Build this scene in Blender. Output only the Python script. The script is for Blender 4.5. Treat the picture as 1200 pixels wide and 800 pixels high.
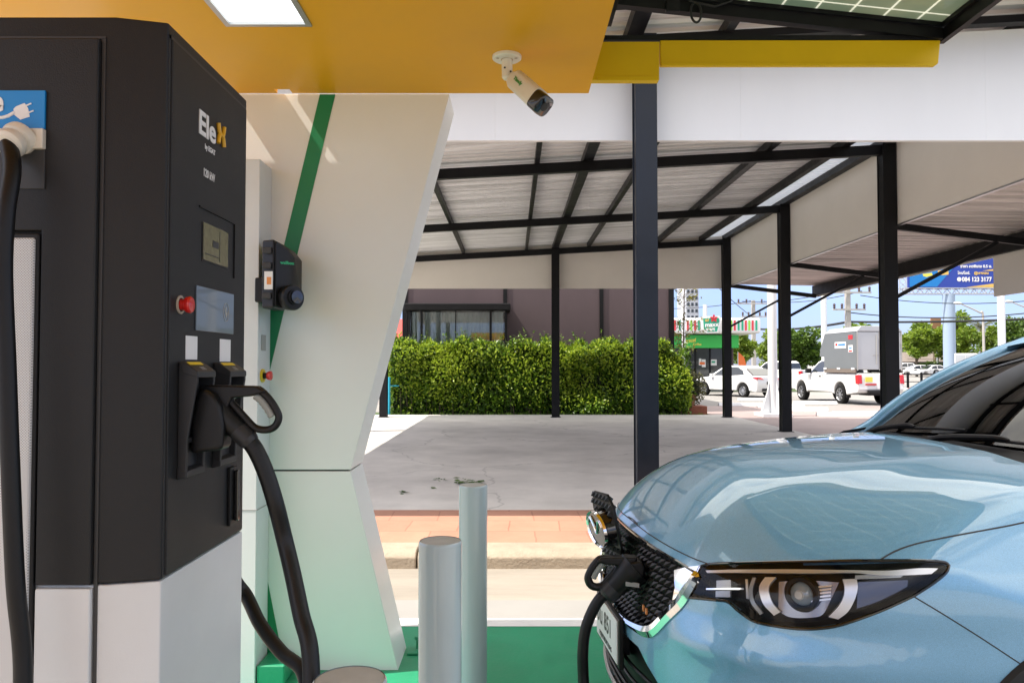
import bpy, bmesh, math, random
import numpy as np
from mathutils import Vector, Matrix
from mathutils.geometry import delaunay_2d_cdt

R = math.radians
sc = bpy.context.scene
col = sc.collection
for o in list(bpy.data.objects): bpy.data.objects.remove(o)

# ------------------------------------------------------------------ camera, sky, sun, exposure
FPX, HZ, EYE = 900.0, 427.0, 1.5
PITCH = math.atan((HZ - 400) / FPX)
cam_d = bpy.data.cameras.new('camera'); cam = bpy.data.objects.new('camera', cam_d); col.objects.link(cam)
cam.location = (0, 0, EYE); cam.rotation_euler = (math.pi / 2 + PITCH, 0, 0)
cam_d.sensor_width = 36; cam_d.lens = 36 * FPX / 1200; cam_d.clip_start = .05; cam_d.clip_end = 3000
sc.camera = cam
SUN = Vector((.65, .155, -1.0)).normalized()
el = math.asin(-SUN.z); az = math.atan2(-SUN.x, -SUN.y)
w = bpy.data.worlds.new('World'); sc.world = w; w.use_nodes = True
nt = w.node_tree; bg = nt.nodes['Background']
sky = nt.nodes.new('ShaderNodeTexSky'); sky.sky_type = 'NISHITA'; sky.sun_disc = False
sky.sun_elevation = el; sky.sun_rotation = az % (2 * math.pi)
sky.air_density = 1.0; sky.dust_density = .6; sky.ozone_density = 2.5
# clear pale blue low down, unseen bright cloud veil added overhead as neutral fill light
geo = nt.nodes.new('ShaderNodeTexCoord'); sep = nt.nodes.new('ShaderNodeSeparateXYZ'); nt.links.new(geo.outputs['Generated'], sep.inputs[0])
def wmr(a, b, c, d, src):
    k = nt.nodes.new('ShaderNodeMapRange'); k.interpolation_type = 'SMOOTHSTEP'
    for i, v in enumerate((a, b, c, d)): k.inputs[i + 1].default_value = v
    nt.links.new(src, k.inputs[0]); return k.outputs[0]
low = wmr(.02, .42, 0, 1, sep.outputs['Z'])
nz = nt.nodes.new('ShaderNodeTexNoise'); nz.inputs['Scale'].default_value = 2.6; nz.inputs['Detail'].default_value = 7
mpw = nt.nodes.new('ShaderNodeMapping'); mpw.inputs['Scale'].default_value = (1, 1, 2.4); nt.links.new(geo.outputs['Generated'], mpw.inputs[0]); nt.links.new(mpw.outputs[0], nz.inputs['Vector'])
cl_ = wmr(.40, .62, .35, 1, nz.outputs[0])
mu_ = nt.nodes.new('ShaderNodeMath'); mu_.operation = 'MULTIPLY'; nt.links.new(low, mu_.inputs[0]); nt.links.new(cl_, mu_.inputs[1])
tint = nt.nodes.new('ShaderNodeMix'); tint.data_type = 'RGBA'; tint.blend_type = 'MULTIPLY'; tint.inputs[0].default_value = 1
tint.inputs[7].default_value = (.41, .445, .70, 1); nt.links.new(sky.outputs[0], tint.inputs[6])
wm = nt.nodes.new('ShaderNodeMix'); wm.data_type = 'RGBA'; nt.links.new(mu_.outputs[0], wm.inputs[0]); nt.links.new(tint.outputs[2], wm.inputs[6]); wm.inputs[7].default_value = (9.2, 8.8, 8.0, 1)
nt.links.new(wm.outputs[2], bg.inputs[0]); bg.inputs[1].default_value = .135
sl = bpy.data.lights.new('sun', 'SUN'); so = bpy.data.objects.new('sun', sl); col.objects.link(so)
sl.energy = 3.3; sl.angle = R(.53); sl.color = (1, .93, .82)
so.rotation_euler = SUN.to_track_quat('-Z', 'Y').to_euler(); so.location = (-20, -5, 30)
sc.view_settings.view_transform = 'Standard'; sc.view_settings.look = 'None'
sc.view_settings.exposure = 1.25; sc.view_settings.gamma = 1
sc.render.engine = 'CYCLES'
sc.cycles.use_denoising = True
sc.cycles.max_bounces = 10; sc.cycles.diffuse_bounces = 6; sc.cycles.transparent_max_bounces = 16
sc.cycles.caustics_reflective = False; sc.cycles.caustics_refractive = False
sc.cycles.sample_clamp_indirect = 6

def ray(px, py):
    u = (px - 600) / FPX; v = (400 - py) / FPX
    return Vector((u, math.cos(PITCH) - v * math.sin(PITCH), math.sin(PITCH) + v * math.cos(PITCH)))
def onX(px, py, X): d = ray(px, py); return Vector((0, 0, EYE)) + d * (X / d.x)
def onY(px, py, Y): d = ray(px, py); return Vector((0, 0, EYE)) + d * (Y / d.y)
def onZ(px, py, Z): d = ray(px, py); return Vector((0, 0, EYE)) + d * ((Z - EYE) / d.z)

# ------------------------------------------------------------------ materials
M = {}
def mat(name, c, rough=.5, metal=0, var=.0, vscale=3, bump=0, bscale=40, coat=0, spec=.5, rvar=0, var2=None, vs2=.3, trans=0, stretch=None, flakes=0):
    m = bpy.data.materials.new(name); m.use_nodes = True; n = m.node_tree; L = n.links
    b = n.nodes['Principled BSDF']
    b.inputs['Base Color'].default_value = (*c, 1); b.inputs['Roughness'].default_value = rough
    b.inputs['Metallic'].default_value = metal; b.inputs['Coat Weight'].default_value = coat
    b.inputs['Coat Roughness'].default_value = .03
    b.inputs['Specular IOR Level'].default_value = spec
    if trans: b.inputs['Transmission Weight'].default_value = trans
    tc = n.nodes.new('ShaderNodeTexCoord'); src = tc.outputs['Object']
    if stretch:
        mp = n.nodes.new('ShaderNodeMapping'); mp.inputs['Scale'].default_value = stretch
        L.new(src, mp.inputs[0]); src = mp.outputs[0]
    if var:
        t = n.nodes.new('ShaderNodeTexNoise'); t.inputs['Scale'].default_value = vscale; t.inputs['Detail'].default_value = 8
        t.inputs['Roughness'].default_value = .65
        L.new(src, t.inputs['Vector'])
        r = n.nodes.new('ShaderNodeMapRange'); r.inputs[1].default_value = .3; r.inputs[2].default_value = .7
        r.inputs[3].default_value = 1 - var; r.inputs[4].default_value = 1 + var
        L.new(t.outputs[0], r.inputs[0]); fac = r.outputs[0]
        if var2:
            t2 = n.nodes.new('ShaderNodeTexNoise'); t2.inputs['Scale'].default_value = vs2; t2.inputs['Detail'].default_value = 5
            L.new(src, t2.inputs['Vector'])
            r2 = n.nodes.new('ShaderNodeMapRange'); r2.inputs[1].default_value = .3; r2.inputs[2].default_value = .7
            r2.inputs[3].default_value = 1 - var2; r2.inputs[4].default_value = 1 + var2
            L.new(t2.outputs[0], r2.inputs[0])
            mu = n.nodes.new('ShaderNodeMath'); mu.operation = 'MULTIPLY'; L.new(fac, mu.inputs[0]); L.new(r2.outputs[0], mu.inputs[1]); fac = mu.outputs[0]
        vm = n.nodes.new('ShaderNodeVectorMath'); vm.operation = 'SCALE'; vm.inputs[0].default_value = c
        L.new(fac, vm.inputs['Scale']); L.new(vm.outputs[0], b.inputs['Base Color'])
        if rvar:
            rr = n.nodes.new('ShaderNodeMapRange'); rr.inputs[1].default_value = .3; rr.inputs[2].default_value = .7
            rr.inputs[3].default_value = max(0, rough - rvar); rr.inputs[4].default_value = rough + rvar
            L.new(t.outputs[0], rr.inputs[0]); L.new(rr.outputs[0], b.inputs['Roughness'])
    if bump:
        t = n.nodes.new('ShaderNodeTexNoise'); t.inputs['Scale'].default_value = bscale; t.inputs['Detail'].default_value = 6
        L.new(src, t.inputs['Vector'])
        bp = n.nodes.new('ShaderNodeBump'); bp.inputs['Strength'].default_value = bump; bp.inputs['Distance'].default_value = .01
        L.new(t.outputs[0], bp.inputs['Height']); L.new(bp.outputs[0], b.inputs['Normal'])
    M[name] = m; return m
def emit(name, c, s):
    m = bpy.data.materials.new(name); m.use_nodes = True; b = m.node_tree.nodes['Principled BSDF']
    b.inputs['Base Color'].default_value = (*c, 1); b.inputs['Emission Color'].default_value = (*c, 1); b.inputs['Emission Strength'].default_value = s
    M[name] = m; return m
def thin_glass(name, tint, refl=.06, rough=.0):
    m = bpy.data.materials.new(name); m.use_nodes = True; n = m.node_tree; n.nodes.clear(); L = n.links
    out = n.nodes.new('ShaderNodeOutputMaterial'); tr = n.nodes.new('ShaderNodeBsdfTransparent'); tr.inputs[0].default_value = (*tint, 1)
    gl = n.nodes.new('ShaderNodeBsdfGlossy'); gl.inputs['Roughness'].default_value = rough
    lw = n.nodes.new('ShaderNodeFresnel'); lw.inputs['IOR'].default_value = 1.5 + refl
    mx = n.nodes.new('ShaderNodeMixShader'); L.new(lw.outputs[0], mx.inputs[0]); L.new(tr.outputs[0], mx.inputs[1]); L.new(gl.outputs[0], mx.inputs[2])
    L.new(mx.outputs[0], out.inputs[0]); M[name] = m; return m
def leafmat(name, c1, c2, tl=.25, rough=.45):
    m = bpy.data.materials.new(name); m.use_nodes = True; n = m.node_tree; L = n.links
    b = n.nodes['Principled BSDF']; b.inputs['Roughness'].default_value = rough
    g = n.nodes.new('ShaderNodeNewGeometry'); cr = n.nodes.new('ShaderNodeMix'); cr.data_type = 'RGBA'
    cr.inputs[6].default_value = (*c1, 1); cr.inputs[7].default_value = (*c2, 1)
    tc = n.nodes.new('ShaderNodeTexCoord'); nz = n.nodes.new('ShaderNodeTexNoise'); nz.inputs['Scale'].default_value = 1.6; nz.inputs['Detail'].default_value = 4; L.new(tc.outputs['Object'], nz.inputs['Vector'])
    a_ = n.nodes.new('ShaderNodeMath'); a_.operation = 'MULTIPLY_ADD'; L.new(nz.outputs[0], a_.inputs[0]); a_.inputs[1].default_value = 2.2; a_.inputs[2].default_value = -.85
    s_ = n.nodes.new('ShaderNodeMath'); s_.operation = 'MULTIPLY_ADD'; s_.use_clamp = True; L.new(g.outputs['Random Per Island'], s_.inputs[0]); s_.inputs[1].default_value = .75; L.new(a_.outputs[0], s_.inputs[2])
    L.new(s_.outputs[0], cr.inputs[0]); L.new(cr.outputs[2], b.inputs['Base Color'])
    t = n.nodes.new('ShaderNodeBsdfTranslucent'); L.new(cr.outputs[2], t.inputs[0])
    mx = n.nodes.new('ShaderNodeMixShader'); mx.inputs[0].default_value = tl
    out = n.nodes['Material Output']; L.new(b.outputs[0], mx.inputs[1]); L.new(t.outputs[0], mx.inputs[2]); L.new(mx.outputs[0], out.inputs[0])
    M[name] = m; return m

mat('ground', (.28, .265, .245), .9, var=.12, vscale=.6, var2=.12, vs2=.05, bump=.3, bscale=6)
mat('road', (.32, .285, .24), .85, var=.14, vscale=1.4, var2=.12, vs2=.25, bump=.5, bscale=14, stretch=(.5, 2.5, 1))
mat('road_far', (.24, .228, .215), .85, var=.10, vscale=.5, var2=.12, vs2=.08)
mat('apron', (.31, .30, .285), .8, var=.05, vscale=2, var2=.06, vs2=.4)
mat('slab', (.60, .57, .53), .78, var=.13, vscale=1.6, var2=.17, vs2=.35, bump=.3, bscale=30)
mat('pink_paver', (.29, .22, .21), .7, var=.1, vscale=1.5, var2=.1, vs2=.3)
mat('green_paint', (.022, .29, .145), .42, var=.10, vscale=2.2, var2=.10, vs2=.6, bump=.12, bscale=60, rvar=.12)
mat('white_paint', (.78, .77, .74), .6, var=.05, vscale=6)
mat('kerb', (.38, .31, .235), .85, var=.16, vscale=5, var2=.10, vs2=1.2, bump=.6, bscale=50)
mat('yellow_soffit', (.74, .355, .003), .40, var=.05, vscale=1.2, rvar=.05, spec=.22)
mat('yellow_metal', (.68, .44, .002), .42, spec=.25, var=.05, vscale=3, bump=.05, bscale=10)
mat('white_panel', (.78, .785, .77), .34, var=.035, vscale=1.0, coat=.1)
mat('panel_edge', (.70, .72, .76), .3, var=.02)
mat('fascia_white', (.74, .75, .77), .55, var=.025, vscale=1.5, stretch=(1, 1, .25))
mat('fascia_cream', (.74, .705, .65), .6, var=.03, vscale=1.2)
mat('black_steel', (.004, .004, .005), .45, spec=.25, var=.25, vscale=6, rvar=.08)
mat('blue_steel', (.005, .009, .018), .35, spec=.35, var=.2, vscale=4, rvar=.06)
mat('charger_dark', (.0155, .0158, .0165), .48, spec=.28, var=.22, vscale=2.2, bump=.10, bscale=420, rvar=.07)
mat('charger_white', (.66, .68, .69), .42, var=.05, vscale=2.5, bump=.05, bscale=400)
mat('rubber', (.006, .006, .0065), .42, spec=.3, bump=.06, bscale=120)
mat('plastic_black', (.007, .007, .0075), .42, spec=.3, bump=.05, bscale=200)
mat('plastic_grey', (.022, .023, .025), .45, spec=.35)
mat('grille_black', (.004, .004, .0045), .30, spec=.5)
mat('grip_grey', (.27, .29, .27), .6)
mat('gloss_black', (.006, .006, .007), .09, coat=.6)
mat('cream_plastic', (.70, .67, .58), .4)
mat('dirty_plastic', (.42, .37, .30), .5, var=.2, vscale=30)
mat('red_plastic', (.55, .015, .012), .3, coat=.3)
mat('yellow_plastic', (.75, .55, .02), .45)
mat('blue_sign', (.0, .22, .60), .4)
mat('white_print', (.8, .8, .8), .5)
mat('grey_print', (.35, .35, .34), .5)
mat('dark_print', (.03, .03, .03), .5)
mat('orange_print', (.75, .28, .08), .5)
mat('orange_x', (.72, .40, .02), .4)
mat('green_print', (.02, .5, .22), .4)
mat('dark_green_print', (.06, .25, .05), .5)
mat('lcd', (.16, .15, .075), .2, var=.25, vscale=60, coat=.5)
mat('reader', (.13, .17, .21), .3, coat=.3)
mat('stripe_green', (.004, .20, .075), .38)
mat('bollard', (.43, .52, .54), .22, var=.06, vscale=5, stretch=(3, 3, .35), coat=.4, bump=.04, bscale=8)
mat('chrome', (.85, .86, .88), .06, 1)
mat('satin_metal', (.55, .56, .58), .3, 1)
mat('lamp_silver', (.80, .81, .83), .28, .55)
mat('alloy', (.5, .51, .52), .3, .9)
mat('tyre', (.010, .010, .010), .8, spec=.2)
mat('white_car', (.66, .66, .655), .25, coat=.6)
mat('box_metal', (.42, .44, .46), .4, .3, var=.05, vscale=1)
mat('box_grey', (.14, .155, .165), .45, var=.05, vscale=1)
mat('car_window', (.02, .025, .03), .05, coat=.4)
mat('tail_red', (.5, .01, .01), .15, coat=.6)
mat('brown_wall', (.080, .055, .060), .75, var=.10, vscale=.8, stretch=(1, 1, .3))
mat('window_glass', (.30, .37, .40), .06, .0, var=.03, coat=1, spec=.8)
mat('curtain', (.80, .84, .84), .7)
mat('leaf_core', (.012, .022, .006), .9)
mat('bark', (.12, .09, .06), .9, var=.2, vscale=8)
mat('brick', (.30, .10, .06), .85, var=.15, vscale=14)
mat('concrete_pole', (.38, .36, .33), .85, var=.08)
mat('white_pole', (.72, .73, .74), .4, var=.02)
mat('shop_green', (.02, .36, .05), .5)
mat('shop_teal', (.01, .30, .17), .5)
mat('shop_red', (.55, .03, .05), .5)
mat('shop_lime', (.22, .55, .06), .5)
mat('shop_white', (.74, .73, .71), .5)
mat('dark_glass', (.03, .035, .035), .08, coat=.5)
mat('bill_blue', (.015, .045, .30), .5)
mat('bill_cyan', (.0, .17, .48), .5)
mat('bill_gold', (.65, .42, .10), .5)
mat('bill_yellow', (.65, .60, .08), .5)
mat('flag_orange', (.75, .16, .03), .6)
mat('roof_red', (.42, .05, .04), .7)
mat('roof_brown', (.16, .13, .11), .8)
mat('far_wall', (.45, .44, .42), .8)
mat('grass', (.06, .10, .03), .9, var=.3, vscale=3)
mat('cable_black', (.01, .01, .01), .6)
mat('interior', (.02, .02, .022), .7)
mat('seat', (.07, .07, .075), .7)
mat('terracotta', (.33, .17, .09), .8)
mat('debris', (.07, .13, .02), .8)
mat('blue_pipe', (.02, .35, .5), .4)
thin_glass('lens_glass', (.97, .97, .97), -.14)
thin_glass('windscreen', (.32, .34, .34), .10)
leafmat('hedge_leaf', (.022, .062, .006), (.17, .30, .025), .25, .4)
leafmat('hedge_tip', (.22, .34, .02), (.42, .52, .05), .35, .4)
leafmat('tree_leaf', (.03, .075, .012), (.12, .20, .022), .3)
leafmat('tree_leaf_bright', (.07, .14, .012), (.24, .33, .03), .35)
leafmat('dry_leaf', (.10, .10, .02), (.30, .28, .05), .4)
leafmat('olive_leaf', (.06, .07, .02), (.16, .15, .05), .2)
leafmat('palm_leaf', (.05, .07, .02), (.14, .14, .06), .2)

# stamped orange paving
m = mat('orange_paving', (.45, .23, .155), .8, var=.12, vscale=2.2, bump=.3, bscale=30)
n = m.node_tree; L = n.links; b = n.nodes['Principled BSDF']
tc = n.nodes.new('ShaderNodeTexCoord'); mp = n.nodes.new('ShaderNodeMapping'); mp.inputs['Rotation'].default_value = (0, 0, R(0))
L.new(tc.outputs['Object'], mp.inputs[0])
br = n.nodes.new('ShaderNodeTexBrick'); br.inputs['Scale'].default_value = 1; br.inputs['Brick Width'].default_value = .43; br.inputs['Row Height'].default_value = .43
br.inputs['Mortar Size'].default_value = .008; br.inputs['Mortar Smooth'].default_value = .3
nz = n.nodes.new('ShaderNodeTexNoise'); nz.inputs['Scale'].default_value = 3
ad = n.nodes.new('ShaderNodeMix'); ad.data_type = 'RGBA'; ad.blend_type = 'ADD'; ad.inputs[0].default_value = .05
L.new(mp.outputs[0], ad.inputs[6]); L.new(nz.outputs['Color'], ad.inputs[7]); L.new(ad.outputs[2], br.inputs['Vector'])
br.inputs['Color1'].default_value = (1, 1, 1, 1); br.inputs['Color2'].default_value = (.88, .86, .86, 1); br.inputs['Mortar'].default_value = (.72, .68, .66, 1)
mx = n.nodes.new('ShaderNodeMix'); mx.data_type = 'RGBA'; mx.blend_type = 'MULTIPLY'; mx.inputs[0].default_value = 1
old = b.inputs['Base Color'].links[0].from_socket
L.new(old, mx.inputs[6]); L.new(br.outputs['Color'], mx.inputs[7]); L.new(mx.outputs[2], b.inputs['Base Color'])

m = M['slab']; n = m.node_tree; L = n.links; b = n.nodes['Principled BSDF']; tc = n.nodes.new('ShaderNodeTexCoord')
nz = n.nodes.new('ShaderNodeTexNoise'); nz.inputs['Scale'].default_value = 1.1; nz.inputs['Detail'].default_value = 6; L.new(tc.outputs['Object'], nz.inputs['Vector'])
ad = n.nodes.new('ShaderNodeMix'); ad.data_type = 'RGBA'; ad.blend_type = 'ADD'; ad.inputs[0].default_value = 1.4; L.new(tc.outputs['Object'], ad.inputs[6]); L.new(nz.outputs['Color'], ad.inputs[7])
vo = n.nodes.new('ShaderNodeTexVoronoi'); vo.feature = 'DISTANCE_TO_EDGE'; vo.inputs['Scale'].default_value = .28; L.new(ad.outputs[2], vo.inputs['Vector'])
mr = n.nodes.new('ShaderNodeMapRange'); mr.inputs[1].default_value = 0; mr.inputs[2].default_value = .006; mr.inputs[3].default_value = .72; mr.inputs[4].default_value = 1; L.new(vo.outputs['Distance'], mr.inputs[0])
sc_ = n.nodes.new('ShaderNodeVectorMath'); sc_.operation = 'SCALE'; old = b.inputs['Base Color'].links[0].from_socket; L.new(old, sc_.inputs[0]); L.new(mr.outputs[0], sc_.inputs['Scale']); L.new(sc_.outputs[0], b.inputs['Base Color'])
# slab with hairline cracks/joints + sweeping stains come from noise; corrugated steel sheet
def corr_mat(name, c):
    m = mat(name, c, .45, .2, var=.38, vscale=1.0, stretch=(.35, 9, 1))
    return m
corr_mat('corrugated', (.68, .68, .69)); corr_mat('corrugated_warm', (.56, .50, .48))
m = mat('skylight_sheet', (.75, .80, .88), .4)
n = m.node_tree; t = n.nodes.new('ShaderNodeBsdfTranslucent'); t.inputs[0].default_value = (.8, .86, .95, 1)
mx = n.nodes.new('ShaderNodeMixShader'); mx.inputs[0].default_value = .12
n.links.new(n.nodes['Principled BSDF'].outputs[0], mx.inputs[1]); n.links.new(t.outputs[0], mx.inputs[2]); n.links.new(mx.outputs[0], n.nodes['Material Output'].inputs[0])

# perforated sheet
m = mat('perforated', (.66, .68, .69), .45); n = m.node_tree; L = n.links
tc = n.nodes.new('ShaderNodeTexCoord'); sx = n.nodes.new('ShaderNodeSeparateXYZ'); L.new(tc.outputs['Object'], sx.inputs[0])
def mth(op, a, b_=None, n=n):
    k = n.nodes.new('ShaderNodeMath'); k.operation = op
    for i, v in enumerate((a, b_)):
        if v is None: continue
        if isinstance(v, (int, float)): k.inputs[i].default_value = v
        else: n.links.new(v, k.inputs[i])
    return k.outputs[0]
P = .0046
cu = mth('SINE', mth('MULTIPLY', sx.outputs['X'], 2 * math.pi / P)); cv = mth('SINE', mth('MULTIPLY', sx.outputs['Z'], 2 * math.pi / P))
h = mth('MULTIPLY', cu, cv); f = mth('GREATER_THAN', h, .35)
mx = n.nodes.new('ShaderNodeMix'); mx.data_type = 'RGBA'; mx.inputs[6].default_value = (.66, .68, .69, 1); mx.inputs[7].default_value = (.30, .30, .30, 1)
L.new(f, mx.inputs[0]); L.new(mx.outputs[2], n.nodes['Principled BSDF'].inputs['Base Color'])

# glass-glass solar cells: grid of square cells, pale busbars
m = mat('solar_cells', (.25, .32, .27), .12, coat=.6); n = m.node_tree; L = n.links
tc = n.nodes.new('ShaderNodeTexCoord'); sx = n.nodes.new('ShaderNodeSeparateXYZ'); L.new(tc.outputs['Object'], sx.inputs[0])
def cell(o, P, wd): 
    fr = mth('FRACT', mth('DIVIDE', o, P, n), None, n); a = mth('ABSOLUTE', mth('SUBTRACT', fr, .5, n), None, n); return mth('GREATER_THAN', a, .5 - wd, n)
gx = cell(sx.outputs['X'], .17, .034); gy = cell(sx.outputs['Y'], .17, .034)
g = mth('MAXIMUM', gx, gy, n)
nz = n.nodes.new('ShaderNodeTexNoise'); nz.inputs['Scale'].default_value = 2.5; L.new(tc.outputs['Object'], nz.inputs['Vector'])
c1 = n.nodes.new('ShaderNodeMix'); c1.data_type = 'RGBA'; c1.inputs[6].default_value = (.20, .28, .24, 1); c1.inputs[7].default_value = (.42, .42, .32, 1)
L.new(nz.outputs[0], c1.inputs[0])
mx = n.nodes.new('ShaderNodeMix'); mx.data_type = 'RGBA'; L.new(g, mx.inputs[0]); L.new(c1.outputs[2], mx.inputs[6]); mx.inputs[7].default_value = (.85, .85, .78, 1)
L.new(mx.outputs[2], n.nodes['Principled BSDF'].inputs['Base Color'])
t = n.nodes.new('ShaderNodeBsdfTranslucent'); L.new(mx.outputs[2], t.inputs[0]); ms = n.nodes.new('ShaderNodeMixShader'); ms.inputs[0].default_value = .55
L.new(n.nodes['Principled BSDF'].outputs[0], ms.inputs[1]); L.new(t.outputs[0], ms.inputs[2]); L.new(ms.outputs[0], n.nodes['Material Output'].inputs[0])

# metallic car paint with flakes
m = mat('car_paint', (.2, .4, .6), .42, .30, coat=1.0); n = m.node_tree; L = n.links; b = n.nodes['Principled BSDF']
vo = n.nodes.new('ShaderNodeTexVoronoi'); vo.inputs['Scale'].default_value = 1500
tc = n.nodes.new('ShaderNodeTexCoord'); L.new(tc.outputs['Object'], vo.inputs['Vector'])
mr = n.nodes.new('ShaderNodeMapRange'); mr.inputs[3].default_value = .75; mr.inputs[4].default_value = 1.25
sp = n.nodes.new('ShaderNodeSeparateColor'); L.new(vo.outputs['Color'], sp.inputs[0]); L.new(sp.outputs[0], mr.inputs[0])
vm = n.nodes.new('ShaderNodeVectorMath'); vm.operation = 'SCALE'; vm.inputs[0].default_value = (.19, .43, .63); L.new(mr.outputs[0], vm.inputs['Scale'])
L.new(vm.outputs[0], b.inputs['Base Color']); b.inputs['Coat Roughness'].default_value = .006; b.inputs['Coat IOR'].default_value = 1.75

# ------------------------------------------------------------------ mesh helpers
class MB:
    def __init__(s): s.v = []; s.f = []; s.sm = []
    def add(s, vs, fs, smooth=False):
        k = len(s.v); s.v += [tuple(v) for v in vs]; s.f += [tuple(i + k for i in f) for f in fs]; s.sm += [smooth] * len(fs); return s
    def box(s, x0, x1, y0, y1, z0, z1):
        if x0 > x1: x0, x1 = x1, x0
        if y0 > y1: y0, y1 = y1, y0
        if z0 > z1: z0, z1 = z1, z0
        return s.add([(x0, y0, z0), (x1, y0, z0), (x1, y1, z0), (x0, y1, z0), (x0, y0, z1), (x1, y0, z1), (x1, y1, z1), (x0, y1, z1)],
                     [(0, 3, 2, 1), (4, 5, 6, 7), (0, 1, 5, 4), (1, 2, 6, 5), (2, 3, 7, 6), (3, 0, 4, 7)])
    def bar(s, a, b, w, h=None, up=(0, 0, 1)):
        """square section bar from a to b, w across, h along up"""
        h = h or w; a = Vector(a); b = Vector(b); d = (b - a).normalized(); up = Vector(up)
        if abs(d.dot(up)) > .98: up = Vector((0, 1, 0))
        sd = d.cross(up).normalized(); u = sd.cross(d).normalized(); vs = []
        for p in (a, b):
            for i, j in ((-1, -1), (1, -1), (1, 1), (-1, 1)): vs.append(p + sd * (w / 2 * i) + u * (h / 2 * j))
        return s.add(vs, [(3, 2, 1, 0), (4, 5, 6, 7), (0, 1, 5, 4), (1, 2, 6, 5), (2, 3, 7, 6), (3, 0, 4, 7)])
    def prism(s, pts, d, smooth=False):
        """closed polygon of 3-D points extruded by vector d"""
        n_ = len(pts); d = Vector(d); vs = [Vector(p) for p in pts] + [Vector(p) + d for p in pts]
        fs = [tuple(range(n_ - 1, -1, -1)), tuple(range(n_, 2 * n_))] + [(i, (i + 1) % n_, n_ + (i + 1) % n_, n_ + i) for i in range(n_)]
        return s.add(vs, fs, smooth)
    def tube(s, pts, r, n_=12, closed=False, cap=True, flat=None):
        pts = [Vector(p) for p in pts]; N = len(pts); rs = r if isinstance(r, (list, tuple)) else [r] * N
        vs = []; fs = []; prev = None
        for i, p in enumerate(pts):
            if closed: t = pts[(i + 1) % N] - pts[i - 1]
            else: t = pts[min(i + 1, N - 1)] - pts[max(i - 1, 0)]
            t.normalize()
            if prev is None:
                a = Vector((0, 0, 1)) if abs(t.z) < .9 else Vector((0, 1, 0))
                if flat: a = Vector(flat)
                u = t.cross(a).normalized()
            else:
                u = (prev - t * prev.dot(t)).normalized()
            prev = u; v_ = t.cross(u).normalized()
            for k in range(n_):
                a = 2 * math.pi * k / n_; vs.append(p + (u * math.cos(a) + v_ * math.sin(a)) * rs[i])
        for i in range(N if closed else N - 1):
            for k in range(n_):
                j = (i + 1) % N; fs.append((i * n_ + k, i * n_ + (k + 1) % n_, j * n_ + (k + 1) % n_, j * n_ + k))
        s.add(vs, fs, True)
        if cap and not closed:
            k0 = len(s.v) - len(vs)
            s.f += [tuple(k0 + k for k in range(n_ - 1, -1, -1)), tuple(k0 + (N - 1) * n_ + k for k in range(n_))]; s.sm += [False, False]
        return s
    def lathe(s, o, ax, prof, n_=24, smooth=True):
        """profile of (distance along ax, radius) turned about ax"""
        o = Vector(o); ax = Vector(ax).normalized(); a = Vector((0, 0, 1)) if abs(ax.z) < .9 else Vector((1, 0, 0))
        u = ax.cross(a).normalized(); v_ = ax.cross(u); vs = []; fs = []
        for (d, r) in prof:
            for k in range(n_):
                t = 2 * math.pi * k / n_; vs.append(o + ax * d + (u * math.cos(t) + v_ * math.sin(t)) * max(r, 1e-5))
        for i in range(len(prof) - 1):
            for k in range(n_): fs.append((i * n_ + k, i * n_ + (k + 1) % n_, (i + 1) * n_ + (k + 1) % n_, (i + 1) * n_ + k))
        return s.add(vs, fs, smooth)
    def build(s, name, m, parent=None, bevel=0, seg=2, smooth_all=None, sub=0, ang=35):
        me = bpy.data.meshes.new(name); me.from_pydata(s.v, [], s.f); me.validate()
        bm = bmesh.new(); bm.from_mesh(me); bmesh.ops.recalc_face_normals(bm, faces=bm.faces); bm.to_mesh(me); bm.free()
        if bevel or (smooth_all): me.shade_smooth()
        else:
            for p, q in zip(me.polygons, s.sm): p.use_smooth = q
        if any(s.sm) or smooth_all or bevel: me.set_sharp_from_angle(angle=R(ang))
        me.materials.append(M[m] if isinstance(m, str) else m)
        o = bpy.data.objects.new(name, me); col.objects.link(o)
        if parent is not None: setpar(o, parent)
        if bevel:
            bv = o.modifiers.new('bevel', 'BEVEL'); bv.width = bevel; bv.segments = seg; bv.limit_method = 'ANGLE'; bv.angle_limit = R(40); bv.harden_normals = True
        if sub:
            sb = o.modifiers.new('sub', 'SUBSURF'); sb.levels = sub; sb.render_levels = sub
        return o

def world_inv(p):
    mtx = Matrix.Identity(4); q = p
    chain = []
    while q is not None: chain.append(q); q = q.parent
    for q in reversed(chain): mtx = mtx @ q.matrix_parent_inverse @ q.matrix_basis
    return mtx.inverted()
def setpar(o, p):
    o.parent = p; o.matrix_parent_inverse = world_inv(p)
def thing(name, label, cat, loc=(0, 0, 0), group=None):
    o = bpy.data.objects.new(name, None); col.objects.link(o); o.location = loc; o.empty_display_size = .2
    o['label'] = label; o['category'] = cat
    if group: o['group'] = group
    return o
def tag(o, label, cat, group=None, kind=None):
    o['label'] = label; o['category'] = cat
    if group: o['group'] = group
    if kind: o['kind'] = kind
    return o
def struct(o, kind='structure'): o['kind'] = kind; return o
def kids(o, allo=None): return [c for c in bpy.data.objects if c.parent is o]
def copy_tree(o, parent=None):
    c = o.copy(); col.objects.link(c)
    if parent is not None: c.parent = parent
    for ch in kids(o): copy_tree(ch, c)
    return c
def spawn(o, loc, rz=0, label=None, scale=1):
    c = copy_tree(o); c.location = loc; c.rotation_euler = (0, 0, rz); c.scale = (scale,) * 3
    if label: c['label'] = label
    return c

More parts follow.
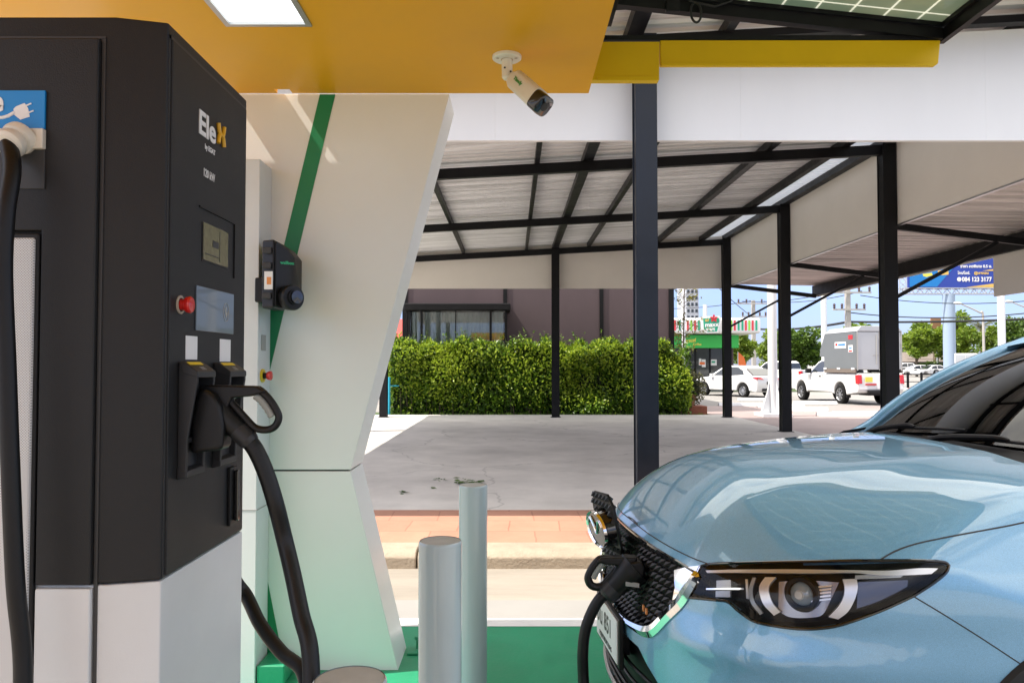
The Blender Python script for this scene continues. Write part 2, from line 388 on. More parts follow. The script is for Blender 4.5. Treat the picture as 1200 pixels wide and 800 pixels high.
def text(name, s, size, o, right, up, m, parent=None, ext=.0006, bold=0, align='LEFT', sx=1, shear=0):
    cu = bpy.data.curves.new('t', 'FONT'); cu.body = s; cu.size = size; cu.extrude = ext; cu.offset = bold; cu.align_x = align; cu.shear = shear
    cu.resolution_u = 4
    ob = bpy.data.objects.new('t', cu); col.objects.link(ob)
    me = bpy.data.meshes.new_from_object(ob, depsgraph=bpy.context.evaluated_depsgraph_get()); bpy.data.objects.remove(ob)
    r = Vector(right).normalized(); u = Vector(up).normalized(); nn = r.cross(u)
    mt = Matrix(((r.x * sx, u.x, nn.x, o[0]), (r.y * sx, u.y, nn.y, o[1]), (r.z * sx, u.z, nn.z, o[2]), (0, 0, 0, 1)))
    me.transform(mt); me.materials.clear(); me.materials.append(M[m]); me.name = name
    ob = bpy.data.objects.new(name, me); col.objects.link(ob)
    if parent is not None: setpar(ob, parent)
    return ob

def spline(pts, n_=8, closed=False):
    """Catmull-Rom through pts"""
    P_ = [Vector(p) for p in pts]; N = len(P_); out = []
    rng = range(N) if closed else range(N - 1)
    for i in rng:
        g = (lambda k: P_[k % N]) if closed else (lambda k: P_[min(max(k, 0), N - 1)])
        p0, p1, p2, p3 = g(i - 1), g(i), g(i + 1), g(i + 2)
        for k in range(n_):
            t = k / n_; out.append(.5 * ((2 * p1) + (p2 - p0) * t + (2 * p0 - 5 * p1 + 4 * p2 - p3) * t * t + (3 * p1 - p0 - 3 * p2 + p3) * t ** 3))
    if not closed: out.append(P_[-1])
    return out

# ================================================================== SETTING
def sheet(name, x0, x1, y0, y1, z, m, div=1):
    b = MB(); b.add([(x0, y0, z), (x1, y0, z), (x1, y1, z), (x0, y1, z)], [(0, 1, 2, 3)]); return struct(b.build(name, m))
KY0 = 5.68; KY1 = 5.98; PY1 = onZ(600, 597, .12).y
sheet('ground', -900, 900, -900, 1500, -.004, 'ground')
sheet('driveway', -30, 5.9, 4.9, KY0 + .02, .004, 'road')
sheet('apron', -30, 30, 4.50, 4.92, .008, 'apron')
sheet('painted_line', -12, 12, 4.42, 4.56, .012, 'white_paint')
sheet('green_pavement', -1.35, 6.5, 1.75, 4.45, .010, 'green_paint'); sheet('forecourt', -12, 12, -8, 4.45, .006, 'road')
b = MB(); b.box(-12, 5.9, PY1, 21.2, -.02, .12); struct(b.build('parking_floor', 'slab'))
b = MB(); b.box(-30, 6.6, KY1, PY1, -.02, .118); struct(b.build('stamped_paving', 'orange_paving'))
b = MB(); x = -20.2
while x < 6.4:
    pr = [(x + .006, KY0, -.02), (x + .006, KY0, .085), (x + .006, KY0 + .035, .118), (x + .006, KY0 + .09, .13), (x + .006, KY1, .13), (x + .006, KY1, -.02)]
    b.prism(pr, (1.488, 0, 0)); x += 1.5
kb = struct(b.build('kerb', 'kerb', bevel=.012, seg=2))
sheet('pink_pavement', 5.9, 17, 13.5, 27.5, .02, 'pink_paver')
sheet('car_park_lane', 5.9, 160, 27.5, 42, .004, 'road_far')
sheet('main_road', -300, 300, 48, 96, .006, 'road_far')
sheet('verge', 9, 200, 42, 47.8, .010, 'grass')
b = MB(); b.box(-8.5, 5.4, 21.2, 23.4, -.02, .05); struct(b.build('planting_bed', 'grass'))
# wind blown leaves on the slab
rnd = random.Random(5); b = MB()
for cx, cy, sx_, sy_, n_ in ((545, 564, 16, 3, 46), (515, 562, 12, 3, 8), (473, 576, 5, 2, 8), (507, 570, 4, 2, 4)):
    for i in range(n_):
        p = onZ(cx + rnd.gauss(0, sx_ * .5), cy + rnd.gauss(0, sy_ * .5), .125 + rnd.random() * .012); a = rnd.random() * 6.28; l = rnd.uniform(.02, .05)
        d = Vector((math.cos(a), math.sin(a), 0)) * l; e = Vector((-math.sin(a), math.cos(a), rnd.uniform(-.3, .5))) * l * .5
        b.add([p - d, p + e, p + d, p - e], [(0, 1, 2, 3)])
tag(b.build('fallen_leaves', 'debris'), 'small green leaves scattered on the grey concrete floor', 'leaves', kind='stuff')

# ================================================================== CHARGING STATION
XR = -.589; YF = 1.30; YB = 1.69; ZT = 2.085; ZS = onX(187, 681, XR).z
ch = thing('charging_station', 'tall dark grey and white fast charger cabinet in the left foreground', 'charging station', (-1.0, 1.5, .05))
XL = -1.411; plan = [(XR, YF), (-.668, 1.278), (-1.332, 1.278), (XL, YF), (XL, YB), (XR, YB)]
b = MB(); b.prism([(x, y, ZS + .001) for x, y in plan], (0, 0, ZT - ZS)); b.build('upper_casing', 'charger_dark', ch, bevel=.004)
b = MB(); b.prism([(x, y, .06) for x, y in plan], (0, 0, ZS - .061)); b.build('lower_casing', 'charger_white', ch, bevel=.003)
b = MB(); b.box(XL + .03, XR - .03, 1.31, 1.66, .0, .06); b.build('plinth', 'plastic_black', ch)
# front doors
xd = onY(113, 300, 1.27).x; XPV = onY(41, 400, 1.27).x; ZPV = onY(20, 279, 1.27).z
b = MB(); b.box(-2 - XPV - .0, XPV, 1.262, 1.277, .12, ZPV)
b.build('perforated_panel', 'perforated', ch, bevel=.004)
b = MB(); b.box(-2 - XPV - .01, XPV + .006, 1.2665, 1.2775, .11, ZPV + .008); b.build('panel_surround', 'charger_dark', ch, bevel=.004)
b = MB()
b.prism([(x, 1.266, z) for x, z in ((-2 - xd, ZS + .002), (-2 - XPV - .011, ZS + .002), (-2 - XPV - .011, ZPV + .012), (XPV + .009, ZPV + .012), (XPV + .009, ZS + .002), (xd, ZS + .002), (xd, 2.045), (-2 - xd, 2.045))], (0, .011, 0))
b.build('upper_door', 'charger_dark', ch, bevel=.003)
b = MB(); b.box(XPV + .009, xd, 1.266, 1.277, .10, ZS - .004); b.box(-2 - xd, -2 - XPV - .012, 1.266, 1.277, .10, ZS - .004); b.build('lower_door', 'charger_white', ch, bevel=.003)
b = MB(); b.box(xd + .001, xd + .007, 1.2755, 1.279, .10, 2.048); b.box(-2 - xd - .007, xd + .007, 1.2755, 1.279, 2.047, 2.051); b.build('door_seam', 'dark_print', ch)
# side face: inset panel lines
def sideq(px0, px1, z0, z1, d0, d1, name, m, bev=0, par=None):
    y0 = onX(px0, 400, XR).y; y1 = onX(px1, 400, XR).y; b = MB(); b.box(XR + d0, XR + d1, y0, y1, z0, z1); return b.build(name, m, par or ch, bevel=bev)
ys0 = onX(195.5, 400, XR).y; ys1 = YB - .012; zt = onX(196, 42, XR).z
b = MB()
b.box(XR - .002, XR + .004, ys0, ys1, ZS + .006, zt); b.build('side_panel', 'charger_dark', ch, bevel=.002)
b = MB(); b.box(XR - .002, XR + .0007, ys0 - .006, ys0 + .001, ZS + .004, zt + .006); b.box(XR - .002, XR + .0007, ys0 - .006, YB - .006, zt - .001, zt + .006)
b.build('panel_seam', 'dark_print', ch)
XS = XR + .004
def S(px, py, off=0): return onX(px, py, XS + off)
def quad_side(name, pts, m, thick=.0015, off=0, par=None, bev=0):
    b = MB(); b.prism([S(*p, off) for p in pts], (thick, 0, 0)); return b.build(name, m, par or ch, bevel=bev)
def rect_side(name, px0, px1, py0, py1, m, thick=.0015, off=0, par=None, bev=0):
    a = S(px0, py0); c = S(px0, py1); y1 = S(px1, 400).y; b = MB(); b.box(XS + off, XS + off + thick, a.y, y1, c.z, a.z); return b.build(name, m, par or ch, bevel=bev)
# logo: bubbly white letters, orange X of two arcs
p0 = S(232, 153); p0b = S(247, 163)
text('logo_lettering', 'Ele', .062, (p0.x + .0005, p0.y, p0.z - .002), (0, 1, 0), (0, 0, 1), 'white_print', ch, .001, bold=.0016, sx=1.12)
e = S(254, 164); xb = MB(); q = .0165
for sg in (-1, 1):
    pts = spline([(XS + .003, e.y + .016 + sg * .015, e.z + .034), (XS + .003, e.y + .016 + sg * .010, e.z + .018), (XS + .003, e.y + .016 + sg * .003, e.z + .014), (XS + .003, e.y + .016 + sg * .010, e.z + .010), (XS + .003, e.y + .016 + sg * .015, e.z - .006)], 5)
    xb.tube(pts, .0042, 8)
xb.build('logo_cross', 'orange_x', ch)
t = S(240, 174); text('small_lettering', 'by EGAT', .0135, (t.x, t.y, t.z), (0, 1, 0), (0, 0, 1), 'white_print', ch, .0006, bold=.0004)
t = S(238, 205.5); text('power_rating', '120 kW', .0215, (t.x, t.y, t.z), (0, 1, 0), (0, 0, 1), 'white_print', ch, .0006, bold=.0003, sx=.8)
# display recess
rect_side('display_recess', 236.5, 266, 259, 306, 'plastic_black', .0008, par=ch)
d = rect_side('display', 237.5, 264.5, 260, 304, 'lcd', .002, .0008, bev=.0005)
a = S(237.5, 260); c = S(237.5, 304); y1 = S(264.5, 400).y; W = y1 - a.y; H = a.z - c.z
b = MB(); X1 = XS + .003
b.box(X1, X1 + .0004, a.y + W * .34, a.y + W * .58, c.z + H * .42, c.z + H * .6); b.box(X1, X1 + .0004, a.y + W * .05, a.y + W * .6, c.z + H * .17, c.z + H * .19); b.box(X1, X1 + .0004, a.y + W * .63, a.y + W * .645, c.z + H * .08, c.z + H * .92)
b.build('display_mark', 'dark_print', d)
b = MB(); fr = .003
yA = S(231, 400).y; yB = S(273, 400).y; zA = S(232, 240).z; 
b.box(XS, XS + .003, yA, yB, zA - .003, zA); b.box(XS, XS + .003, yB - .003, yB, S(273, 326).z, zA); b.build('recess_rim', 'plastic_black', ch)
# emergency button
cb = S(211, 357); eb = MB(); eb.lathe((XS, cb.y, cb.z), (1, 0, 0), [(0, .0165), (.002, .0165), (.0025, .012)], 24); e_o = eb.build('emergency_button', 'dirty_plastic', ch)
eb = MB(); eb.lathe((XS + .002, cb.y, cb.z), (1, 0, 0), [(0, .010), (.008, .010), (.010, .0140), (.016, .0150), (.019, .013), (.0205, 0)], 28); eb.build('button_cap', 'red_plastic', e_o)
# card reader with contactless mark
rd = rect_side('card_reader', 229, 272, 334, 387, 'reader', .003, bev=.001)
c0 = S(263, 366); b = MB(); N = 36
b.tube([(XS + .0034, c0.y + .0145 * math.cos(2 * math.pi * k / N), c0.z + .0185 * math.sin(2 * math.pi * k / N)) for k in range(N)], .0007, 6, closed=True)
b.prism([(XS + .003, c0.y + q_ * .0135, c0.z + r_ * .0135) for q_, r_ in ((-.5, .25), (-.1, .85), (.25, .65), (.1, .1), (.5, -.15), (.3, -.8), (-.05, -.7), (-.3, -.2))], (.0006, 0, 0))
for k in range(3):
    rr = .006 + .003 * k; b.tube([(XS + .0034, c0.y + .003 + rr * math.cos(t), c0.z - .002 + rr * math.sin(t)) for t in np.linspace(-.5, .6, 7)], .0006, 5)
b.build('contactless_mark', 'grey_print', rd)
for k, (p0_, p1_, q0_, q1_) in enumerate(((217.5, 231, 393, 421), (257.5, 270, 397, 423.5))):
    st = rect_side('paper_sticker', p0_, p1_, q0_, q1_, 'white_print', .0006)
# door handle low on the side
hh = rect_side('door_handle', 266.5, 276.5, 548, 616, 'plastic_black', .007, bev=.002)
a = S(271, 548); c = S(271, 616); b = MB(); b.box(XS + .007, XS + .017, a.y - .005, a.y + .006, c.z + .012, a.z - .004); b.build('lever', 'gloss_black', hh, bevel=.003)
# holsters
def holster(pl, pr_, pt, pb, stripe=True):
    yl = S(pl, 400).y; yr = S(pr_, 400).y; zt_ = S(pl, pt).z; zb = S(pl, pb).z; D = .034; w_ = .0075; H = zt_ - zb
    b = MB()
    b.box(XS, XS + .004, yl, yr, zb, zt_)
    for y0, y1_ in ((yl, yl + w_), (yr - w_, yr)):
        b.prism([(XS, y0, zb), (XS + .016, y0, zb + .004), (XS + .018, y0, zb + H * .35), (XS + D, y0, zt_ - .035), (XS + D, y0, zt_ - .017), (XS + .011, y0, zt_ - .001), (XS, y0, zt_ - .001)], (0, y1_ - y0, 0))
    b.prism([(XS, yl - .0008, zt_), (XS + .012, yl - .0008, zt_), (XS + D + .001, yl - .0008, zt_ - .017), (XS + D + .001, yl - .0008, zt_ - .028), (XS + .008, yl - .0008, zt_ - .02)], (0, yr - yl + .0016, 0))
    b.prism([(XS, yl - .0008, zb - .001), (XS + .017, yl - .0008, zb + .003), (XS + .017, yl - .0008, zb + .014), (XS, yl - .0008, zb + .020)], (0, yr - yl + .0016, 0))
    b.box(XS, XS + .0135, yl + .002, yr - .002, zb + H * .30, zb + H * .345)
    h_ = b.build('connector_holster', 'plastic_grey', ch, bevel=.0022)
    b = MB(); b.box(XS + .004, XS + .0065, yl + w_, yr - w_, zb + H * .36, zt_ - .03); b.build('socket_cavity', 'dark_print', h_)
    n1 = Vector((.017, 0, .022)).normalized()
    A = Vector((XS + .012, yl + .004, zt_)); 
    b = MB(); t0 = Vector((.022, 0, -.017)); o_ = n1 * .0006
    b.prism([A + o_ + t0 * .04, A + o_ + t0 * .32, A + o_ + t0 * .32 + Vector((0, (yr - yl) * .72, 0)), A + o_ + t0 * .04 + Vector((0, (yr - yl) * .72, 0))], n1 * .0005)
    b.build('warning_strip', 'yellow_plastic', h_)
    b = MB(); c_ = A + o_ + t0 * .66 + Vector((0, (yr - yl) * .45, 0))
    for k in (-1, 0, 1): b.prism([c_ + Vector((0, -.010, 0)) + t0 * (.12 * k), c_ + Vector((0, .010, 0)) + t0 * (.12 * k), c_ + Vector((0, .010, 0)) + t0 * (.12 * k + .04), c_ + Vector((0, -.010, 0)) + t0 * (.12 * k + .04)], n1 * .0004)
    b.build('holster_marking', 'grey_print', h_)
    return h_
holster(209, 231.5, 424, 561); holster(250, 269.5, 425, 547)

# sign on the front with plug symbol, pale strip, gland and cable exit box
def Fp(px, py, Y=1.262): return onY(px, py, Y)
sg = thing('charger_sign', '', '', (0, 0, 0)) if False else None
a = Fp(53, 106); c = Fp(53, 151); b = MB(); b.box(-2 - a.x, a.x, 1.2615, 1.266, c.z, a.z); s1 = b.build('sign_plate', 'blue_sign', ch, bevel=.001)
b = MB(); YS = 1.2612
pl = [(16, 128), (19, 125), (29, 121), (33, 127), (35, 137), (24, 140.5), (17, 135)]
b.prism([onY(*p, YS) for p in pl], (0, -.0006, 0))
for (x0, y0, x1, y1) in ((30, 124.5, 37, 121.5), (32, 133, 39.5, 130)):
    b.bar(onY(x0, y0, YS), onY(x1, y1, YS), .0022, .0022)
b.tube([onY(*p, YS) for p in [(17, 132), (10, 136), (3, 138), (-8, 138)]], .0028, 8)
b.build('plug_symbol', 'white_print', s1)
t = onY(-13, 130, YS - .0005); text('sign_letter', 'e', .050, (t.x, t.y, t.z), (1, 0, 0), (0, 0, 1), 'white_print', s1, .0006, bold=.0016)
a2 = Fp(53, 151.5); c2 = Fp(53, 175); b = MB(); b.box(-2 - a2.x, a2.x, 1.255, 1.266, c2.z, a2.z); b.build('cable_bracket', 'cream_plastic', ch, bevel=.002)
a3 = Fp(52, 175.5); c3 = Fp(52, 221); b = MB(); b.box(-2 - a3.x, a3.x, 1.2635, 1.2665, c3.z, a3.z); b.build('cable_outlet', 'dark_print', ch, bevel=.001)
g0 = onY(23, 162, 1.255); gx_ = Vector((-.10, -.75, -.55)).normalized()
b = MB(); b.lathe(g0, gx_, [(-.004, .0265), (.004, .027), (.010, .0245), (.012, .020), (.020, .0245), (.030, .0235), (.034, .018), (.034, .0)], 28); b.build('cable_gland', 'cream_plastic', ch)

# ------------------------------------------------------------------ cables and connectors
lc = g0 + gx_ * .028
b = MB(); b.tube(spline([lc, onY(14, 200, 1.215), onY(7, 250, 1.20), onY(4, 320, 1.20), onY(8, 430, 1.20), onY(12, 540, 1.20), onY(18, 680, 1.20), onY(27, 800, 1.20), Vector((-.74, 1.16, .75)), Vector((-.70, 1.10, .42)), Vector((-.60, 1.02, .06)), Vector((-.45, .95, .03)), Vector((-.30, .7, .03))], 8), .0135, 16)
tag(b.build('charging_cable', 'rubber'), 'thick black cable hanging straight down from the gland under the blue sign', 'cable')

def make_connector(root, F, k, right, up, side):
    """F(px,py): photo plane coordinates of the drawing -> 3-D;  k: thickness scale; drawn after the connector parked in the charger"""
    side = Vector(side)
    P3 = lambda lst, off=0: [F(*p) + side * off for p in lst]
    b = MB()
    axis = [(240, 470), (247, 476), (262, 489), (277, 501.5), (289, 513)]
    b.tube(spline(P3(axis), 5), [v * k for v in np.interp(np.linspace(0, 1, 21), [0, .3, .6, .85, 1], [.030, .028, .0215, .0175, .017])], 20)
    body = b.build('barrel', 'plastic_black', root)
    b = MB(); b.prism(P3([(235, 451), (262, 451), (303.5, 452), (313, 459), (296, 464), (274, 466), (268, 480), (247, 475)], -.012 * k), side * .024 * k); b.build('top_arm', 'plastic_black', root, bevel=.004 * k)
    loop = [(272, 461), (284, 457.5), (302, 456.5), (309, 460.5), (318, 470.5), (325.5, 483.5), (326.5, 491), (322.5, 499), (315, 503), (305, 503), (297, 499.5), (288, 490), (279, 480), (270.5, 470)]
    b = MB(); b.tube(spline(P3(loop), 5, closed=True), .0068 * k, 12, closed=True, flat=side); b.build('handle_loop', 'plastic_black', root)
    b = MB(); g = spline(P3([(299, 463.5), (306, 469), (313, 478), (319, 488)]), 4); rr = [.0062 * k * (1 + .14 * (i % 2)) for i in range(len(g))]; b.tube(g, rr, 10); b.build('rubber_grip', 'grip_grey', root)
    b = MB(); b.tube(P3([(279, 503.5), (291, 515)]), [.0185 * k, .0185 * k], 20); b.tube(P3([(291, 515), (295, 519)]), [.0185 * k, .0155 * k], 20); b.build('cable_collar', 'plastic_grey', root)
    return body
cn = thing('charging_connector', 'black charging connector with loop handle parked in the charger holster', 'connector', (-.56, 1.44, 1.40))
YC = 1.405
make_connector(cn, lambda x, y: onY(x, y, YC), 1.0, 0, 0, (0, 1, 0))
b = MB(); b.prism([onY(p[0], p[1], YC - .030) for p in ((236, 454), (250, 462), (258, 476), (262, 498), (260, 527), (222, 532), (224, 490), (229, 466))], (0, .05, 0)); b.build('connector_head', 'plastic_black', cn, bevel=.008, seg=3)
b = MB(); pA = [onY(p[0], p[1], YC - .0235) for p in ((245, 491), (260, 491), (259.5, 497), (246, 496.5))]; b.prism(pA, (0, -.003, 0)); b.build('type_plate', 'grey_print', cn)
b = MB(); cp = [onY(289, 513, YC), onY(300, 528, YC), onY(312, 555, YC), onY(323, 590, YC), onY(333, 630, 1.42), onY(343, 672, 1.40), onY(353, 720, 1.37), onY(364, 770, 1.34), Vector((-.335, 1.30, .85)), Vector((-.33, 1.27, .65)), Vector((-.35, 1.24, .35)), Vector((-.42, 1.16, .08)), Vector((-.55, 1.0, .03)), Vector((-.75, .8, .03))]
b.tube(spline(cp, 8), .0152, 18); b.build('cable', 'rubber', cn)
# loop of the second cable that comes out from behind the charger
b = MB(); cp = [Vector((-.63, 1.73, .06)), Vector((-.66, 1.76, .5)), Vector((-.68, 1.78, 1.0)), onY(283, 690, 1.85), onY(305, 731, 1.8), onY(330, 764, 1.75), onY(356, 789, 1.70), Vector((-.43, 1.64, .74)), Vector((-.38, 1.6, .66)), Vector((-.30, 1.6, .45)), Vector((-.25, 1.7, .1)), Vector((-.1, 1.85, .03)), Vector((.1, 1.95, .03)), Vector((.2, 2.1, .03))]
b.tube(spline(cp, 8), .0155, 16); tag(b.build('charging_cable', 'rubber'), 'black cable coming from behind the charger and crossing low behind the hanging one', 'cable')

# ------------------------------------------------------------------ slim cabinet, wall box, emergency stop
XC = -1.195; YA = 3.615; YW = 3.80
zc = onX(303, 185, XC).z
cb_ = thing('service_column', 'slim pale grey metal column standing behind the charger against the white panel', 'column', (XC - .1, 3.7, 0))
b = MB(); b.box(XC - .30, XC, YA, YW - .004, .012, zc); b.build('column_body', 'charger_white', cb_, bevel=.004)
b = MB(); zz = onX(303, 597, XC).z; b.box(XC - .302, XC + .0015, YA - .0015, YW - .003, zz, zz + .006); b.build('column_seam', 'grey_print', cb_)
def CX(px, py): return onX(px, py, XC)
b = MB(); a = CX(306, 392); c = CX(311, 411); b.box(XC + .0015, XC + .0022, a.y, c.y, c.z, a.z); b.build('column_label', 'grey_print', cb_)
q_ = CX(307, 440); es = MB(); es.lathe((XC, q_.y, q_.z), (1, 0, 0), [(0, .032), (.008, .032), (.009, .018)], 24); eo = es.build('stop_button', 'yellow_plastic', cb_)
es = MB(); es.lathe((XC + .008, q_.y, q_.z), (1, 0, 0), [(0, .014), (.020, .014)], 20); es.build('button_stem', 'plastic_black', eo)
es = MB(); es.lathe((XC + .026, q_.y, q_.z), (1, 0, 0), [(0, .018), (.010, .022), (.018, .022), (.022, .016), (.023, 0)], 24); es.build('button_cap', 'red_plastic', eo)
wb = thing('wall_charger', 'small glossy black wall charger fixed to the slim pale column', 'wall charger', (XC, 3.7, 1.9))
z1 = onY(318, 281, 3.52).z; z0 = onY(318, 361, 3.52).z; x0 = onY(306, 300, 3.52).x; x1 = onY(345, 300, 3.6).x
b = MB(); b.box(XC + .001, x0 + .035, 3.55, 3.72, z0 + .03, z1 - .17); b.build('mount', 'plastic_black', wb, bevel=.008)
b = MB(); xf = onY(321, 300, 3.50).x
b.prism([(x0, 3.53, z) for z in (z0, z1)] + [(xf, 3.50, z) for z in (z1, z0)], (0, .19, 0)); b.build('casing', 'plastic_black', wb, bevel=.010, seg=3)
b = MB(); b.prism([(xf, 3.502, z0 + .004), (xf, 3.502, z1 - .002), (x1 - .02, 3.56, z1 - .035), (x1, 3.60, z1 - .07), (x1, 3.60, z0 + .02), (x1 - .02, 3.55, z0)], (0, .14, 0)); b.build('front_cover', 'plastic_black', wb, bevel=.012, seg=3)
for k in range(4):
    b = MB(); zz = z1 - .012 - (z1 - z0) * (.08 + .22 * k); b.box(x0 + .012, xf - .012, 3.496, 3.51, zz - .028, zz); b.build('cable_slot', 'dark_print', wb, bevel=.003)
b = MB(); a = onY(310, 318, 3.49); c = onY(319.5, 339, 3.49); b.box(a.x, c.x, 3.486, 3.4925, c.z, a.z); lb = b.build('rating_label', 'white_print', wb)
b = MB(); b.box(a.x + .012, c.x - .006, 3.4852, 3.4858, c.z + .022, a.z - .026); b.build('label_print', 'orange_print', lb)
t = onY(329.5, 309.5, 3.50); text('lettering', 'wallbox', .020, (t.x, t.y - .012, t.z), (.9, .55, 0), (0, 0, 1), 'green_print', wb, .001, bold=.0004)
cc = onY(339, 348, 3.52); b = MB(); b.lathe(cc + Vector((-.012, .04, 0)), (.75, -.65, 0), [(0, .058), (.03, .060), (.038, .055), (.040, .035), (.052, .034), (.054, 0)], 30); b.build('plug_socket', 'plastic_black', wb)
b = MB(); b.lathe(cc + Vector((.028, .010, 0)), (.75, -.65, 0), [(0, .030), (.012, .030), (.014, .0)], 24); b.build('plug_cap', 'gloss_black', wb)

# ------------------------------------------------------------------ leaning white panel wall
XW = lambda px, py, Y=3.8: onY(px, py, Y)
tR = XW(527, 110); mR = XW(411, 551); bR = XW(467, 780)
ZC = XW(600, 110).z
lw = thing('panel_wall', 'white composite panel wall with kinked edge and green stripe holding up the canopy', 'wall', (-1.3, 4.0, 0))
zm = mR.z; xl = -2.05
b = MB(); b.prism([(xl, 3.8, zm + .004), (mR.x, 3.8, zm + .004), (tR.x, 3.8, ZC - .001), (xl, 3.8, ZC - .001)], (0, .30, 0)); b.build('upper_panel', 'white_panel', lw, bevel=.003)
b = MB(); b.prism([(xl, 3.8, .0), (bR.x, 3.8, .0), (mR.x, 3.8, zm - .004), (xl, 3.8, zm - .004)], (0, .30, 0)); b.build('lower_panel', 'white_panel', lw, bevel=.003)
b = MB(); b.box(xl + .01, mR.x - .012, 3.806, 4.09, zm - .005, zm + .005); b.build('panel_joint', 'dark_print', lw)
b = MB()
A = [XW(375, 111), XW(393, 111), XW(289, 549), XW(271, 549)]
b.prism([Vector((p.x, 3.7995, p.z)) for p in A], (0, -.003, 0))
A = [XW(271, 553), XW(289, 553), XW(333, 779), XW(314, 779)]
b.prism([Vector((p.x, 3.7995, max(p.z, .01))) for p in A], (0, -.003, 0)); b.build('green_stripe', 'stripe_green', lw)
# green plinth block at the foot of the column and a bolt plate
b = MB(); b.box(-1.19, -1.06, 3.62, 3.797, .011, .10); tag(b.build('footing_block', 'green_paint', bevel=.008), 'small green painted footing block at the foot of the slim column', 'footing')
pb = thing('anchor_bracket', 'small green anchor bracket at the foot of the leaning white panel', 'bracket', (-.45, 4.2, 0))
a = onZ(489, 765, .01); b = MB(); b.box(a.x - .05, a.x + .12, a.y - .03, a.y + .12, .011, .022); b.build('base_plate', 'green_paint', pb, bevel=.003)
b = MB(); b.lathe((a.x, a.y + .04, .02), (0, 0, 1), [(0, .012), (.05, .012), (.05, .02), (.065, .02), (.065, 0)], 8); b.build('bolt', 'green_paint', pb)

# ------------------------------------------------------------------ yellow canopy
XCR = onZ(690, 108.5, ZC).x; YCF = onZ(600, 109.5, ZC).y
XCL = -2.28
cp_ = thing('station_canopy', 'flat yellow canopy slab over the charger', 'canopy', (-.8, 1, ZC))
lx0 = onZ(265, 30, ZC).x; lx1 = onZ(366, 30, ZC).x; ly = onZ(300, 30, ZC).y; ly0 = ly - .75
b = MB(); zt2 = ZC + .42
b.box(XCL, XCR, ly, 3.739, ZC, ZC + .05); b.box(-1.406, -1.17, 3.739, YCF, ZC, ZC + .05); b.box(-1.095, XCR, 3.739, YCF, ZC, ZC + .05); b.box(XCL, -2.05, 3.739, YCF, ZC, ZC + .05); b.box(XCL, lx0, -4, ly, ZC, ZC + .05); b.box(lx1, XCR, -4, ly, ZC, ZC + .05); b.box(lx0, lx1, -4, ly0, ZC, ZC + .05)
b.build('soffit', 'yellow_soffit', cp_)
b = MB(); b.box(XCL, XCR, -4, 3.60, ZC + .05, zt2); b.box(-.90, XCR, 3.60, YCF, ZC + .05, zt2); b.build('roof_slab', 'yellow_metal', cp_)  # slab height and cut-back left end shaped to block and pass the sun
b = MB(); b.box(XCR + .001, XCR + .13, -3.2, YCF + .12, zt2 - .03, zt2 - .01); b.build('sun_blocker', 'black_steel', cp_)  # unseen plate added over the gap to keep sun off the yellow beam
cl = thing('ceiling_light', 'square recessed light panel in the yellow canopy', 'light', (lx0, ly, ZC))
b = MB(); q = .022
b.box(lx0, lx1, ly - q, ly, ZC - .006, ZC + .03); b.box(lx0, lx1, ly0, ly0 + q, ZC - .006, ZC + .03); b.box(lx0, lx0 + q, ly0 + q, ly - q, ZC - .006, ZC + .03); b.box(lx1 - q, lx1, ly0 + q, ly - q, ZC - .006, ZC + .03)
b.build('light_frame', 'satin_metal', cl)
emit('lamp', (.93, .97, 1.0), .55)
b = MB(); b.box(lx0 + q, lx1 - q, ly0 + q, ly - q, ZC + .004, ZC + .02); b.build('diffuser', 'lamp', cl)

# yellow beam in two lengths + dark rail above
YB2 = YCF + .06
ym = thing('yellow_beam', 'yellow metal beam running right from the canopy under the solar panels', 'beam', (.5, YB2, 3))
def yb(px0, px1, py0, py1, Y0, Y1, nm, corner=0):
    a = onY(px0, py0, Y0); c = onY(px1, py1, Y0); k = corner
    b = MB(); pts = [(a.x, Y0, a.z), (a.x, Y0, c.z), (c.x - k * .6, Y0, c.z), (c.x - k * .25, Y0, c.z + k * .25), (c.x + (0), Y0, a.z)]
    b.prism(pts, (0, Y1 - Y0, 0)); o = b.build(nm, 'yellow_metal', ym, bevel=.006, seg=3); return a, c
yb(686, 773, 49, 94, YB2 - .03, YB2 + .02, 'beam_sleeve', .006)
yb(773.5, 1103, 47, 77, YB2 - .01, YB2 + .02, 'beam_length', .05)
# lower return lips
b = MB(); a = onY(700, 93, YB2 - .03); c = onY(772, 93, YB2 - .03); b.box(a.x, c.x, YB2 - .036, YB2 - .03, a.z - .008, a.z + .014)
a = onY(775, 76, YB2 - .01); c = onY(1092, 76, YB2 - .01); b.box(a.x, c.x, YB2 - .016, YB2 - .01, a.z - .006, a.z + .010); b.build('beam_lip', 'yellow_metal', ym, bevel=.003)

